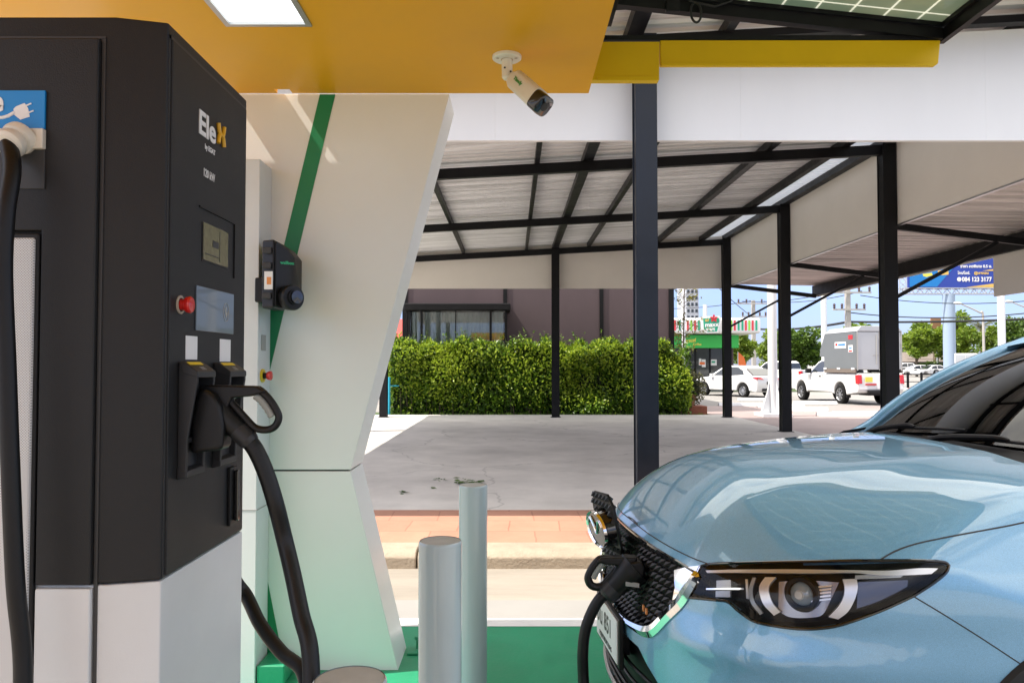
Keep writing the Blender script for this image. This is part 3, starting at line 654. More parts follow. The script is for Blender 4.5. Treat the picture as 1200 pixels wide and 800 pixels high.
sp_ = thing('solar_canopy', 'translucent glass solar panels on dark steel rails above the parked car', 'solar panels', (1.3, 3, 3.2))
zr0 = onY(735, 3, YB2).z; zr1 = onY(1106, 42, YB2).z; xr0 = onY(735, 3, YB2).x; xr1 = onY(1106, 42, YB2).x
b = MB(); a = onY(700, 45, YB2); c = onY(1103, 44, YB2)
b.box(a.x, c.x, YB2 - .008, YB2 + .05, a.z - .012, a.z + .012)
b.build('base_rail', 'black_steel', sp_)
b = MB(); b.bar((XCR + .03, YB2 + .05, a.z + .14), (XCR + .03, -3.2, a.z + .14), .035, .29)  # rail made extra tall to block a sun streak on the beam sleeve
b.build('side_rail', 'black_steel', sp_)
slope = (zr1 - zr0) / (xr1 - xr0); zz = lambda x: zr0 + (x - xr0) * slope
b = MB()
for y in (YB2 - .0, 2.0, 0.0, -2.0):
    b = MB(); b.bar((XCR + .05, y, zz(XCR + .05)), (xr1 + .0, y, zz(xr1)), .05, .055); b.build('cross_rail', 'black_steel', sp_)
b = MB(); b.bar((xr1, YB2 + .03, zz(xr1)), (xr1, -3.2, zz(xr1)), .03, .06); b.build('edge_rail', 'black_steel', sp_)
yy = YB2 - .03
for k in range(5):
    y1 = yy - k * 1.30; y0 = y1 - 1.28; xa = XCR + .09; xb_ = xr1 - .02
    # frame
    b = MB()
    for (p, q__) in (((xa, y0, zz(xa) + .045), (xb_, y0, zz(xb_) + .045)), ((xa, y1, zz(xa) + .045), (xb_, y1, zz(xb_) + .045)), ((xa, y0, zz(xa) + .045), (xa, y1, zz(xa) + .045)), ((xb_, y0, zz(xb_) + .045), (xb_, y1, zz(xb_) + .045))):
        b.bar(p, q__, .022, .030)
    fo = b.build('panel_frame', 'black_steel', sp_)
    b = MB(); b.prism([(xa + .01, y0 + .01, zz(xa) + .05), (xb_ - .01, y0 + .01, zz(xb_) + .05), (xb_ - .01, y1 - .01, zz(xb_) + .05), (xa + .01, y1 - .01, zz(xa) + .05)], (0, 0, .006)); b.build('cell_glass', 'solar_cells', fo)
b = MB(); a = onY(788, 8, YB2 - .03); b.box(a.x - .035, a.x + .035, YB2 - .05, YB2 - .02, a.z - .03, a.z + .025); b.build('rail_clamp', 'black_steel', sp_, bevel=.004)
b = MB(); a = onY(815, 16, YB2 - .05); pts = [Vector((a.x + .026 * math.cos(t) * 1, YB2 - .06 + .01 * math.sin(t), a.z + .055 * math.sin(t))) for t in np.linspace(1.2, 7.6, 26)]
pts = [onY(804, -6, YB2 - .05), onY(808, 1, YB2 - .06)] + pts + [onY(838, 8, YB2 - .05), onY(856, 2, YB2 - .05), onY(866, -8, YB2 - .05)]
b.tube(pts, .006, 8); b.build('loose_wire', 'cable_black', sp_)

# ------------------------------------------------------------------ surveillance camera
Yc = onZ(594, 66, ZC).y; cm = thing('surveillance_camera', 'cream bullet surveillance camera hanging from the yellow soffit', 'camera', (0, Yc, ZC))
c0 = onY(594, 66, Yc); b = MB(); b.lathe((c0.x, Yc, ZC + .001), (0, 0, -1), [(0, .064), (.012, .064), (.017, .058), (.018, .026)], 36); mb = b.build('mount_plate', 'cream_plastic', cm)
b = MB()
for dx, dy in ((-.04, -.02), (.04, -.02), (0, .045)): b.lathe((c0.x + dx, Yc + dy, ZC - .0175), (0, 0, -1), [(0, .007), (.001, .007), (.001, 0)], 12)
b.build('screw', 'dirty_plastic', mb)
j0 = onY(594.5, 92, Yc); b = MB(); b.tube([(c0.x, Yc, ZC - .017), (j0.x, Yc, j0.z + .004), (j0.x, Yc, j0.z - .006)], [.0235, .0235, .016], 20); b.build('stem', 'cream_plastic', cm)
b = MB(); j1 = onY(600, 94, Yc); b.lathe((j1.x - .02, Yc - .004, j1.z), (1, 0, .15), [(0, .012), (.002, .017), (.030, .017), (.034, .010), (.034, 0)], 18); b.build('joint', 'cream_plastic', cm)
for px, py in ((591.5, 79.5), (598.5, 84)):
    b = MB(); p = onY(px, py, Yc - .0235); b.lathe(p, (0, -1, 0), [(0, .0045), (.0015, .0045), (.0015, 0)], 10); b.build('screw', 'dark_print', cm)
# body: rounded box section swept along its axis, sun hood with dark front
A0 = onY(601, 92, Yc); A1 = onY(634, 122, Yc - .10); ax = (A1 - A0).normalized(); upv = Vector((.62, -.35, .7)); sdv = ax.cross(upv).normalized(); upv = sdv.cross(ax).normalized()
def rsec(c, w_, h_, r_=.45, n_=28):
    out = []
    for k in range(n_):
        t = 2 * math.pi * k / n_; ct, st = math.cos(t), math.sin(t); e_ = .55
        out.append(c + sdv * (math.copysign(abs(ct) ** e_, ct) * w_) + upv * (math.copysign(abs(st) ** e_, st) * h_))
    return out
Lb = (A1 - A0).length
def sweep(secs, caps=(True, True)):
    b = MB(); n_ = len(secs[0]); vs = [p for s_ in secs for p in s_]; fs = []
    for i in range(len(secs) - 1):
        for k in range(n_): fs.append((i * n_ + k, i * n_ + (k + 1) % n_, (i + 1) * n_ + (k + 1) % n_, (i + 1) * n_ + k))
    b.add(vs, fs, True); 
    if caps[0]: b.f.append(tuple(range(n_))); b.sm.append(False)
    if caps[1]: b.f.append(tuple((len(secs) - 1) * n_ + k for k in range(n_))); b.sm.append(False)
    return b
sweep([rsec(A0 + ax * d, w_, w_ * .95) for d, w_ in ((-.012, .016), (-.006, .026), (.012, .036), (.035, .041), (Lb * .78, .043))]).build('housing', 'cream_plastic', cm, ang=50)
b = MB(); secs = [rsec(A0 + ax * d + upv * .004, .046, .044) for d in (.03, Lb * .9)]
b = sweep([rsec(A0 + ax * d + upv * .004, w_, w_ * .96) for d, w_ in ((.022, .040), (.030, .0465), (Lb * .86, .0478))]); hood = b.build('sun_hood', 'cream_plastic', cm, ang=50)
sweep([rsec(A0 + ax * d + upv * .001, w_, w_ * .94) for d, w_ in ((Lb * .862, .0474), (Lb * 1.08, .0474), (Lb * 1.11, .041))]).build('front_window', 'gloss_black', cm, ang=50)
b = MB(); b.lathe(A0 + ax * (Lb * 1.111), ax, [(0, .020), (.002, .020), (.003, .014), (.003, 0)], 24); b.build('lens', 'plastic_grey', cm)
o_ = A0 + ax * (Lb * .20) + upv * .044 - sdv * .044
tdir = ax; tup = (upv - sdv).normalized()
vfront = (Vector((0, 0, EYE)) - A0).normalized()
tx = A0 + ax * (Lb * .17) + (upv * .9 + sdv * (1 if sdv.dot(vfront) > 0 else -1) * .9).normalized() * .0575
nup = max((upv, -upv, sdv, -sdv), key=lambda q: q.dot(vfront)); rt = ax; upt = nup.cross(rt).normalized()
tx = A0 + ax * (Lb * .22) + nup * .0482
text('lettering', 'Tiandy', .021, tx + upt * .004, rt, upt, 'dark_green_print', cm, .0015, bold=.0006)

# ------------------------------------------------------------------ bollards
mat('bollard_cap', (.40, .42, .42), .5, var=.08, vscale=20)
for (px, py, Y, lab) in ((410, 794, 1.2, 'pale blue grey steel bollard, only its round top in view'), (516, 632, 2.05, 'shorter looking pale grey steel bollard in front of the other'), (554.5, 567, 3.10, 'pale grey steel bollard behind and right of the nearer one')):
    p = onY(px, py, Y); bo = thing('bollard', lab, 'bollard', (p.x, Y, 0), group='steel bollards beside the charger')
    r_ = .057; b = MB(); b.lathe((p.x, Y, .008), (0, 0, 1), [(0, r_), (p.z - .018, r_), (p.z - .012, r_ - .001), (p.z - .0095, r_ - .003)], 48); b.build('post', 'bollard', bo)
    b = MB(); b.lathe((p.x, Y, p.z - .004), (0, 0, 1), [(-.004, r_ - .0015), (.001, r_ - .003), (.0025, r_ - .012), (.003, 0)], 48); b.build('cap', 'bollard_cap', bo)
    b = MB(); b.lathe((p.x, Y, .010), (0, 0, 1), [(0, .10), (.008, .10), (.010, .098), (.010, .05)], 32); b.build('base_flange', 'bollard', bo)

# ================================================================== PARKING SHELTER
sh = thing('parking_shelter', 'long open parking shelter with black steel posts, corrugated roof and pale fascia boards', 'shelter', (1, 14, 0))
zr = lambda x: 4.42 + .055 * x
RY = [7.15, 11.5, 15.9, 20.2]; XLft, XRt = -3.37, 5.65; RX0, RX1 = -4.45, 5.76
def post(x, y, z0=.12, m='black_steel', w_=.2):
    b = MB(); zt_ = zr(x) + .09; f = .014; t = w_ / 2
    # boxed H section: two flanges and a recessed web box
    b.box(x - t, x + t, y - t, y - t + f, z0, zt_); b.box(x - t, x + t, y + t - f, y + t, z0, zt_); b.box(x - t + .012, x + t - .012, y - t + f, y + t - f, z0, zt_)
    b.box(x - t - .03, x + t + .03, y - t - .03, y + t + .03, z0, z0 + .012)
    return b.build('post', m, sh, bevel=.002, seg=1)
post(1.245, 7.15, m='blue_steel'); post(-3.3, 7.15)
for x in (-3.37, 1.145, 5.65): post(x, 20.2)
for y in (11.5, 15.9, 7.15): post(5.65, y)
for y in (11.5, 15.9): post(-3.37, y)
for y in RY:
    dz, hb = (.060, .07) if y < 8 else (0, .15)
    b = MB(); b.bar((RX0, y, zr(RX0) + dz), (RX1, y, zr(RX1) + dz), .10, hb); b.build('cross_beam', 'black_steel', sh)
b = MB(); b.bar((RX0, 6.5, zr(RX0) + .14), (RX1, 6.5, zr(RX1) + .14), .07, .12); b.build('eave_beam', 'black_steel', sh)
for x, w_ in ((-4.6, .07), (-3.37, .14), (-1.28, .07), (.38, .07), (1.145, .15), (2.03, .08), (3.85, .11), (5.02, .11), (5.66, .14)):
    b = MB(); z = zr(x) + .135; b.box(x - w_ / 2, x + w_ / 2, 6.45, 20.55, z - .06, z + .055); b.build('rafter', 'black_steel', sh)
def corrugated(name, x0, x1, z0, z1, y0, y1, m, par, pitch=.19):
    b = MB(); ys = []; y = y0
    while y < y1:
        for d, h in ((0, 0), (.25, 0), (.36, .04), (.64, .04), (.75, 0), (.86, .006), (.90, .006)): ys.append((y + d * pitch, h))
        y += pitch
    vs = []
    for (yy, h) in ys: vs += [(x0, yy, z0 + h), (x1, yy, z1 + h)]
    b.add(vs, [(2 * i, 2 * i + 1, 2 * i + 3, 2 * i + 2) for i in range(len(ys) - 1)]); return b.build(name, m, par)
zs = lambda x: zr(x) + .195
corrugated('roof_sheet', RX0 - .1, 5.10, zs(RX0 - .1), zs(5.10), 6.40, 20.6, 'corrugated', sh)
corrugated('roof_skylight', 5.095, 5.62, zs(5.095) + .004, zs(5.62) + .004, 6.40, 20.6, 'skylight_sheet', sh)
corrugated('roof_sheet', 5.61, 5.85, zs(5.61), zs(5.85), 6.40, 20.6, 'corrugated', sh)
ZF = onY(600, 165.5, 7.30).z; ZF2 = onY(600, 338, 20.32).z
def fascia(name, p, q, zb, zt0, zt1, m, th, split=()):
    """vertical board from p to q (x, y)"""
    p = Vector((*p, 0)); q = Vector((*q, 0)); cuts = [0] + list(split) + [1]; d = (q - p).normalized(); nn = Vector((-d.y, d.x, 0)) * th
    b = MB()
    for a, c in zip(cuts[:-1], cuts[1:]):
        g = .0004 / (q - p).length; A = p.lerp(q, a + g); B = p.lerp(q, c - g); za = zt0 + (zt1 - zt0) * a; zb_ = zt0 + (zt1 - zt0) * c
        b.prism([A + Vector((0, 0, zb)), B + Vector((0, 0, zb)), B + Vector((0, 0, zb_)), A + Vector((0, 0, za))], nn)
    return b.build(name, m, sh)
fascia('front_fascia', (RX0, 7.28), (RX1, 7.28), ZF, zr(RX0) + .03, zr(RX1) + .03, 'fascia_white', .05, (.19, .42, .65, .88))
fascia('rear_fascia', (RX0, 20.33), (5.70, 20.33), ZF2, zs(RX0) - .012, zs(5.7) - .012, 'fascia_cream', .04, (.14, .36, .58, .80))
b = MB(); b.box(5.76, 5.80, 7.35, 20.32, 3.58, zs(5.76) - .008); b.build('side_fascia', 'fascia_cream', sh)
b = MB(); b.box(5.755, 5.808, 7.34, 20.33, 3.572, 3.592); b.build('fascia_trim', 'satin_metal', sh)
b = MB(); b.box(RX0 - .04, RX0, 7.35, 20.32, 3.55, zs(RX0) - .012); b.build('side_fascia', 'fascia_cream', sh)
# lean-to awning on the outer side
AX0, AX1, AZ0, AZ1 = 5.82, 8.05, 3.60, 3.56
corrugated('awning_sheet', AX0, AX1 + .1, AZ0 + .05, AZ1 + .05, 6.6, 20.5, 'corrugated_warm', sh, .25)
b = MB(); b.box(AX1 - .04, AX1 + .04, 6.6, 20.45, AZ1 - .24, AZ1 + .03); b.build('awning_beam', 'black_steel', sh)
b = MB(); b.box(AX1 + .042, AX1 + .06, 6.6, 20.45, AZ1 - .27, AZ1 + .08); b.build('gutter_board', 'fascia_cream', sh)
for y in RY:
    b = MB(); b.bar((5.75, y, AZ0 - .02), (AX1 - .04, y, AZ1 - .26), .07, .10); b.build('awning_arm', 'black_steel', sh)
    b = MB(); b.bar((5.75, y, 2.50), (7.30, y, 3.34), .05, .05); b.build('awning_brace', 'black_steel', sh)
hp = thing('hanging_board', 'plain pale grey board hanging from the outer edge of the awning', 'board', (AX1, 10, 3))
b = MB(); ye = onX(1166, 345, AX1 + .1).y; zb0 = onX(1166, 347.5, AX1 + .1).z; b.box(AX1 + .08, AX1 + .12, 7.2, ye, zb0, AZ1 - .02); b.build('board_face', 'fascia_cream', hp)
b = MB()
b.tube([(AX1 + .1, ye - .9, AZ1 - .05), (AX1 + .1, ye - .9, AZ1 + .12)], .008, 6); b.build('hanger', 'grey_print', hp)

# ================================================================== FOLIAGE
def leaf_cloud(b, pts_fn, n_, size, rnd, droop=.3):
    for i in range(n_):
        p, nrm = pts_fn(rnd); s_ = size * rnd.uniform(.6, 1.35)
        d = Vector((rnd.gauss(0, 1), rnd.gauss(0, 1), rnd.gauss(0, 1) - droop)); d = (d.normalized() + nrm * .8).normalized()
        a = d.cross(Vector((rnd.gauss(0, 1), rnd.gauss(0, 1), rnd.gauss(0, 1)))).normalized(); c = d.cross(a) * .25
        b.add([p, p + d * s_ * .5 + a * s_ * .27 + c * s_ * .3, p + d * s_, p + d * s_ * .5 - a * s_ * .27 + c * s_ * .3], [(0, 1, 2, 3)])
hx0 = onY(457, 480, 22).x; hx1 = onY(806, 480, 22).x; HT = onY(600, 402, 22).z; HB = .05
hg = thing('hedge', 'long clipped bright green leafy hedge in front of the brown building', 'hedge', (1, 22.3, 0))
rnd = random.Random(11); L_ = hx1 - hx0
nr = [(rnd.uniform(0, L_), rnd.uniform(.25, .75), rnd.uniform(-1, 1)) for _ in range(46)]
def hlump(x, z):
    v = 0
    for k, (cx, w_, a) in enumerate(nr): v += a * math.exp(-((x - cx) / w_) ** 2) * math.cos(z * 3.1 + k)
    return v * .15
def htop(x): return HT - HB - .13 + .12 * math.sin(x * 5.3) * math.sin(x * 2.1 + 1) + .06 * math.sin(x * 13) - .80 * max(0, (x - L_ + .9) / .9) ** 2
def hsurf(r):
    k = r.random(); x = r.uniform(0, L_); 
    if k < .70:
        z = r.uniform(0, 1) ** .85 * htop(x); rr = (z / 2.2); return Vector((hx0 + x, 22.0 + hlump(x, z) - .16 * math.sin(min(1, rr) * 3.1) + abs(r.gauss(0, .10)), HB + z)), Vector((0, -.8, .25))
    if k < .92: return Vector((hx0 + x, r.uniform(21.9, 22.9), HB + htop(x) + r.gauss(.0, .07))), Vector((0, -.2, .9))
    return Vector((hx0 + (L_ if r.random() < .5 else 0) + r.gauss(0, .06), r.uniform(21.95, 22.9), HB + r.random() * htop(x))), Vector((0, -.3, .2))
b = MB(); leaf_cloud(b, hsurf, 26000, .118, rnd); b.build('foliage', 'hedge_leaf', hg)
def htip(r):
    x = r.choice(nr)[0] + r.gauss(0, .35); x = min(max(x, 0), L_); z = htop(x) * (r.random() ** .5)
    if r.random() < .5: return Vector((hx0 + x, 21.9 + hlump(x, z) - .10, HB + z)), Vector((0, -.6, .6))
    return Vector((hx0 + x, r.uniform(21.9, 22.6), HB + htop(x) + abs(r.gauss(.03, .06)))), Vector((0, -.2, 1))
b = MB(); leaf_cloud(b, htip, 8500, .10, rnd, droop=-.3); b.build('young_shoots', 'hedge_tip', hg)
b = MB(); tw_ = MB()
for k in range(150):
    x = rnd.uniform(0, L_); y = rnd.uniform(21.9, 22.6); z0 = HB + htop(x) - .15; h_ = rnd.uniform(.22, .50) * (1 if rnd.random() < .7 else 1.25); lean = Vector((rnd.gauss(0, .10), rnd.gauss(-.03, .06), h_)); p0 = Vector((hx0 + x, y, z0))
    tw_.tube([p0, p0 + lean], [.006, .003], 4)
    for j in range(12):
        q = p0 + lean * rnd.uniform(.3, 1.02); d = Vector((rnd.gauss(0, 1), rnd.gauss(0, 1), rnd.uniform(.1, 1))).normalized(); a = d.cross(Vector((0, 0, 1))).normalized(); s_ = rnd.uniform(.06, .11)
        b.add([q, q + d * s_ * .5 + a * s_ * .26, q + d * s_, q + d * s_ * .5 - a * s_ * .26], [(0, 1, 2, 3)])
for k in range(60):
    x = rnd.uniform(.1, L_ - .1); tw_.tube([(hx0 + x, 21.98 + rnd.uniform(0, .1), HB - .03), (hx0 + x + rnd.gauss(0, .08), 21.95 + rnd.uniform(0, .1), HB + rnd.uniform(.3, .8))], [.014, .006], 5)
b.build('top_sprigs', 'hedge_leaf', hg); tw_.build('twigs', 'bark', hg)['kind'] = 'stuff'
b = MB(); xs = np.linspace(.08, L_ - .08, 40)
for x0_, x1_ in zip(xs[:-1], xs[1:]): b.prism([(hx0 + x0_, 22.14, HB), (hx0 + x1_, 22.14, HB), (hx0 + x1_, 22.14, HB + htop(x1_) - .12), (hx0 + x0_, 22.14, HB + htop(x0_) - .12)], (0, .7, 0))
b.build('dark_core', 'leaf_core', hg)  # solid dark core filling the hedge behind its leaf shell

def make_tree(name, h, r_, seed, lm, n_=3600, ls=.2, trunk_h=.3, clumps=16, flat=1.0, tr=.09):
    """tree at the origin: tapered trunk, limbs, clumped crown"""
    rn = random.Random(seed); root = bpy.data.objects.new(name, None); col.objects.link(root)
    b = MB(); tz = h * trunk_h; ctr = Vector((0, 0, (h + tz) / 2)); hz = (h - tz) / 2
    b.tube(spline([(0, 0, -.05), (rn.gauss(0, .05), rn.gauss(0, .05), tz * .6), (rn.gauss(0, .1), 0, tz * 1.2), (rn.gauss(0, .15), rn.gauss(0, .1), h * .8)], 4), list(np.linspace(tr, tr * .25, 13)), 8)
    cl = []
    for k in range(clumps):
        while True:
            v = Vector((rn.uniform(-1, 1), rn.uniform(-1, 1), rn.uniform(-1, 1)))
            if .25 < v.length < 1: break
        c = ctr + Vector((v.x * r_ * .75, v.y * r_ * .75, v.z * hz * .78)); cl.append((c, rn.uniform(.24, .42) * r_ * 1.05))
        st = Vector((0, 0, min(max(tz * .9, c.z - r_ * .8), h * .7)))
        b.tube(spline([st, st.lerp(c, .5) + Vector((0, 0, .1)), c], 3), list(np.linspace(tr * .4, tr * .12, 7)), 6)
    b.build('trunk', 'bark', root)
    def fn(r):
        c, q = r.choice(cl); v = Vector((r.gauss(0, 1), r.gauss(0, 1), r.gauss(0, 1))).normalized(); rad = q * (r.random() ** .35)
        return c + Vector((v.x, v.y, v.z * .8 * flat)) * rad, v
    b = MB(); leaf_cloud(b, fn, n_, ls, rn); b.build('crown', lm, root)
    return root
T = {}
def place_tree(key, px, Yd, base_z, top_py, lab, cat='tree', grp='roadside trees', width=None):
    p = onY(px, 427, Yd); t = T[key]; top = onY(px, top_py, Yd).z
    if not t[1]: o = t[0]; t[1] = True
    else: o = copy_tree(t[0])
    o.location = (p.x, Yd, base_z); s_ = (top - base_z) / t[2]; o.rotation_euler = (0, 0, (px * 1.7) % 6.28)
    o.scale = (width or s_, width or s_, s_); tag(o, lab, cat, grp); return o
T['a'] = [make_tree('street_tree', 5, 1.6, 1, 'tree_leaf', 7600, .25, .24, 20), False, 5]
T['b'] = [make_tree('street_tree', 5, 1.7, 2, 'tree_leaf_bright', 8200, .25, .20, 22), False, 5]
T['c'] = [make_tree('street_tree', 5, 1.5, 3, 'tree_leaf_bright', 7000, .25, .26, 15), False, 5]
T['s'] = [make_tree('shrub', 1.6, .9, 4, 'tree_leaf', 1500, .16, .05, 12, tr=.04), False, 1.6]
place_tree('a', 936, 52, 0, 379, 'round dark green street tree left of the white pickup', width=1.15)
place_tree('b', 1003, 75, 0, 376, 'tree whose crown shows above the grey cargo box', width=1.9)
place_tree('c', 1074, 98, 0, 376, 'street tree right beside the thick black post', width=2.0)
place_tree('b', 1121, 98, 0, 362, 'tallest bright green street tree under the billboard', width=2.1)
place_tree('a', 1197, 97, 0, 366, 'bright street tree at the right edge behind the white pole', width=1.9)
place_tree('c', 1168, 103, 0, 380, 'street tree behind the white pole under the hanging board', width=1.3)
place_tree('b', 905, 58, 0, 383, 'street tree between the white post and the shop')
place_tree('c', 873, 62, 0, 385, 'small street tree beside the convenience shop')
place_tree('s', 868, 52, 0, 428, 'low bush left of the utility pole by the shop', 'bush', 'roadside bushes', 1.6)
place_tree('s', 893, 50, 0, 425, 'low bush behind the white saloon car boot', 'bush', 'roadside bushes', 1.6)
place_tree('s', 1092, 100, 0, 420, 'yellowish bush under the brown roof', 'bush', 'roadside bushes', 2.6)
place_tree('s', 1109, 100, 0, 418, 'bush left of the white box truck', 'bush', 'roadside bushes', 2.6)
place_tree('s', 462, 26, 0, 418, 'small bush at the left end of the hedge below the red roof', 'bush', 'roadside bushes', .5)
# far wood line closing the view
rn = random.Random(8); b = MB()
fc = []
x = -260
while x < 330:
    fc.append((Vector((x, rn.uniform(128, 142), rn.uniform(.8, 3.0))), rn.uniform(2.2, 4.2))); x += rn.uniform(2, 4)
def ff(r):
    c, q = r.choice(fc); v = Vector((r.gauss(0, 1), r.gauss(0, 1), r.gauss(0, 1))).normalized(); return c + Vector((v.x * q * 1.3, v.y * q, abs(v.z) * q * .8)), v
leaf_cloud(b, ff, 22000, .9, rn); fw = b.build('far_wood', 'tree_leaf'); tag(fw, 'hazy line of dark green trees far across the road', 'wood', kind='stuff')

# palm
def make_palm(h, seed):
    rn = random.Random(seed); root = bpy.data.objects.new('palm_tree', None); col.objects.link(root)
    b = MB(); b.tube(spline([(0, 0, -.05), (.1, 0, h * .4), (.05, 0, h)], 5), list(np.linspace(.2, .13, 11)), 8); b.build('trunk', 'bark', root)
    b = MB()
    for k in range(22):
        a = rn.random() * 6.28; e = rn.uniform(-.3, 1.1); L0 = rn.uniform(1.6, 2.4); prev = None
        for i in range(9):
            t = i / 8; rr = L0 * t; z = h + rr * math.sin(e) - 1.1 * t * t * L0 * .55; p = Vector((math.cos(a) * rr * math.cos(e * .6), math.sin(a) * rr * math.cos(e * .6), z))
            if prev is not None:
                sd = Vector((-math.sin(a), math.cos(a), 0)); wv = .42 * math.sin(math.pi * min(1, t * .9 + .08))
                for q in (-1, 1):
                    for j in range(3):
                        s0 = prev.lerp(p, j / 3); b.add([s0, s0 + (p - prev) * .2, s0 + sd * q * wv + Vector((0, 0, -wv * .6)) + (p - prev) * .9], [(0, 1, 2)])
            prev = p
    b.build('fronds', 'palm_leaf', root); return root
pm = make_palm(4.2, 3); p = onY(1150, 430, 70); p = onY(1150, 430, 106); pm.location = (p.x, 106, 0); pm.scale = (1.6,) * 3; tag(pm, 'drooping palm between the bright street trees at the right', 'palm tree', 'palms across the road')
p2 = copy_tree(pm); p = onY(1097, 430, 74); p = onY(1097, 430, 107); p2.location = (p.x, 107, 0); p2.scale = (1.5,) * 3; p2.rotation_euler = (0, 0, 2); p2['label'] = 'greyish palm behind the street trees above the brown roof'

# sapling with sparse leaves by the building corner
sa = thing('sapling', 'thin sparse yellow leaved sapling between the brown building and the shop', 'tree', (onY(803, 480, 26).x, 26, 0))
bx = onY(803, 480, 26).x; b = MB(); rn = random.Random(4)
br_ = []
b.tube([(bx - .1, 26, 0), (bx - .05, 26, 2), (bx, 26, 4.2)], [.03, .025, .012], 6)
for k in range(26):
    z = rn.uniform(1.7, 4.2); e_ = Vector((bx + rn.uniform(-.55, .75), 26 + rn.uniform(-.5, .5), z + rn.uniform(.0, .5))); b.tube([(bx - .04, 26, z - .2), e_], [.010, .004], 5); br_.append((Vector((bx, 26, z)), e_))
b.build('trunk', 'bark', sa)
def sf(r): a, c = r.choice(br_); return a.lerp(c, r.uniform(.3, 1.1)) + Vector((r.gauss(0, .06), r.gauss(0, .06), r.gauss(0, .06))), Vector((0, 0, .1))
b = MB(); leaf_cloud(b, sf, 620, .085, rn); b.build('crown', 'dry_leaf', sa)

# potted shrub on brick planter
px_ = onY(812, 475, 22.6); ps = thing('potted_shrub', 'bushy olive green shrub in a brick planter at the right end of the hedge', 'plant', (px_.x, 22.6, 0))
b = MB(); xw = .42; b.box(px_.x - xw - .1, px_.x + xw - .1, 22.2, 23.0, 0, .30); b.build('brick_planter', 'brick', ps, bevel=.01)
b = MB(); b.lathe((px_.x - .15, 22.5, .30), (0, 0, 1), [(0, .14), (.05, .17), (.3, .21), (.33, .23), (.34, .2), (.34, 0)], 20); b.build('clay_pot', 'terracotta', ps)
def pf(r):
    v = Vector((r.gauss(0, 1), r.gauss(0, 1), r.gauss(0, 1))).normalized() * (r.random() ** .3); return Vector((px_.x - .05 + v.x * .42, 22.6 + v.y * .4, .82 + v.z * .52)), v
b = MB(); leaf_cloud(b, pf, 1700, .07, rn); b.build('foliage', 'olive_leaf', ps)
b = MB(); b.lathe((px_.x - .05, 22.6, .5), (0, 0, 1), [(0, .05), (.1, .24), (.5, .28), (.62, .0)], 12); b.build('dark_core', 'leaf_core', ps)  # solid dark core inside the shrub leaves
# tufts and grasses at the hedge foot
b = MB()
for i in range(900):
    x = rn.uniform(hx0 - .1, hx1 + .5); y = rn.uniform(21.25, 21.9); h_ = rn.uniform(.03, .13); a = rn.random() * 6; b.add([(x, y, .05), (x + .02, y, .05), (x + .03 * math.cos(a), y + .03 * math.sin(a), .05 + h_)], [(0, 1, 2)])
tag(b.build('grass', 'hedge_leaf'), 'thin grass and weeds along the foot of the hedge', 'grass', kind='stuff')

# ================================================================== BUILDINGS
YBW = 24.0
bw = thing('brown_building', 'flat brown walled building behind the hedge with a glazed bay window', 'building', (0, 26, 0))
bx0 = onY(474, 400, YBW).x; bx1 = onY(789, 400, YBW).x
b = MB(); b.box(bx0, bx1, YBW, YBW + 9, 0, 4.6); b.build('wall', 'brown_wall', bw)
for px, w_ in ((474.5, .16), (592, .12), (705, .12), (787, .16)):
    p = onY(px, 400, YBW - .02); b = MB(); b.box(p.x - w_ / 2, p.x + w_ / 2, YBW - .045, YBW - .001, 0, 4.6); b.build('cladding_post', 'black_steel', bw)
b = MB(); b.box(bx0 - .1, bx1 + .1, YBW - .1, YBW + 9.1, 4.601, 4.85); b.build('roof', 'black_steel', bw)
# bay window
Yw = YBW - .7; wx0 = onY(478, 400, Yw).x; wx1 = onY(593.5, 400, Yw).x; wz1 = onY(500, 364, Yw).z
w_ = thing('bay_window', '', '') if False else None
b = MB(); b.box(wx0 - .12, wx1 + .12, Yw - .12, YBW - .002, wz1, wz1 + .22); hoodw = b.build('window_hood', 'black_steel', bw, bevel=.03)
b = MB()
mull = [onY(p, 400, Yw).x for p in (479.5, 494, 575, 592.5)]
for x in mull: b.box(x - .035, x + .035, Yw - .035, Yw + .035, .6, wz1)
b.box(wx0, wx1, Yw - .03, Yw + .03, .55, .62)
wf = b.build('window_frame', 'black_steel', bw)
xm = onY(534, 400, Yw).x; b = MB(); b.box(xm - .015, xm + .015, Yw - .02, Yw + .02, .62, wz1); b.build('mullion', 'black_steel', wf)
thin_glass('bay_glass', (.92, .95, .95), .35)
b = MB()
for xa, xb_ in zip(mull[:-1], mull[1:]): b.box(xa + .036, xb_ - .036, Yw - .004, Yw + .004, .62, wz1 - .002)
b.box(wx0 + .004, wx0 + .012, Yw + .04, YBW - .003, .62, wz1 - .002); b.box(wx1 - .012, wx1 - .004, Yw + .04, YBW - .003, .62, wz1 - .002)
b.build('window_pane', 'bay_glass', wf)
b = MB(); N = 160; xs = np.linspace(wx0 + .1, wx1 - .1, N); vs = []
for i, x in enumerate(xs): yy = Yw + .12 + .02 * math.sin(i * .9) + .02 * math.sin(i * .37 + 1); vs += [(x, yy, .6), (x, yy, wz1 - .03)]
b.add(vs, [(2 * i, 2 * i + 2, 2 * i + 3, 2 * i + 1) for i in range(N - 1)], True); b.build('curtain', 'curtain', bw)
b = MB(); b.box(wx0, wx1, Yw - .02, YBW, .30, .55); b.build('window_sill', 'brown_wall', bw)
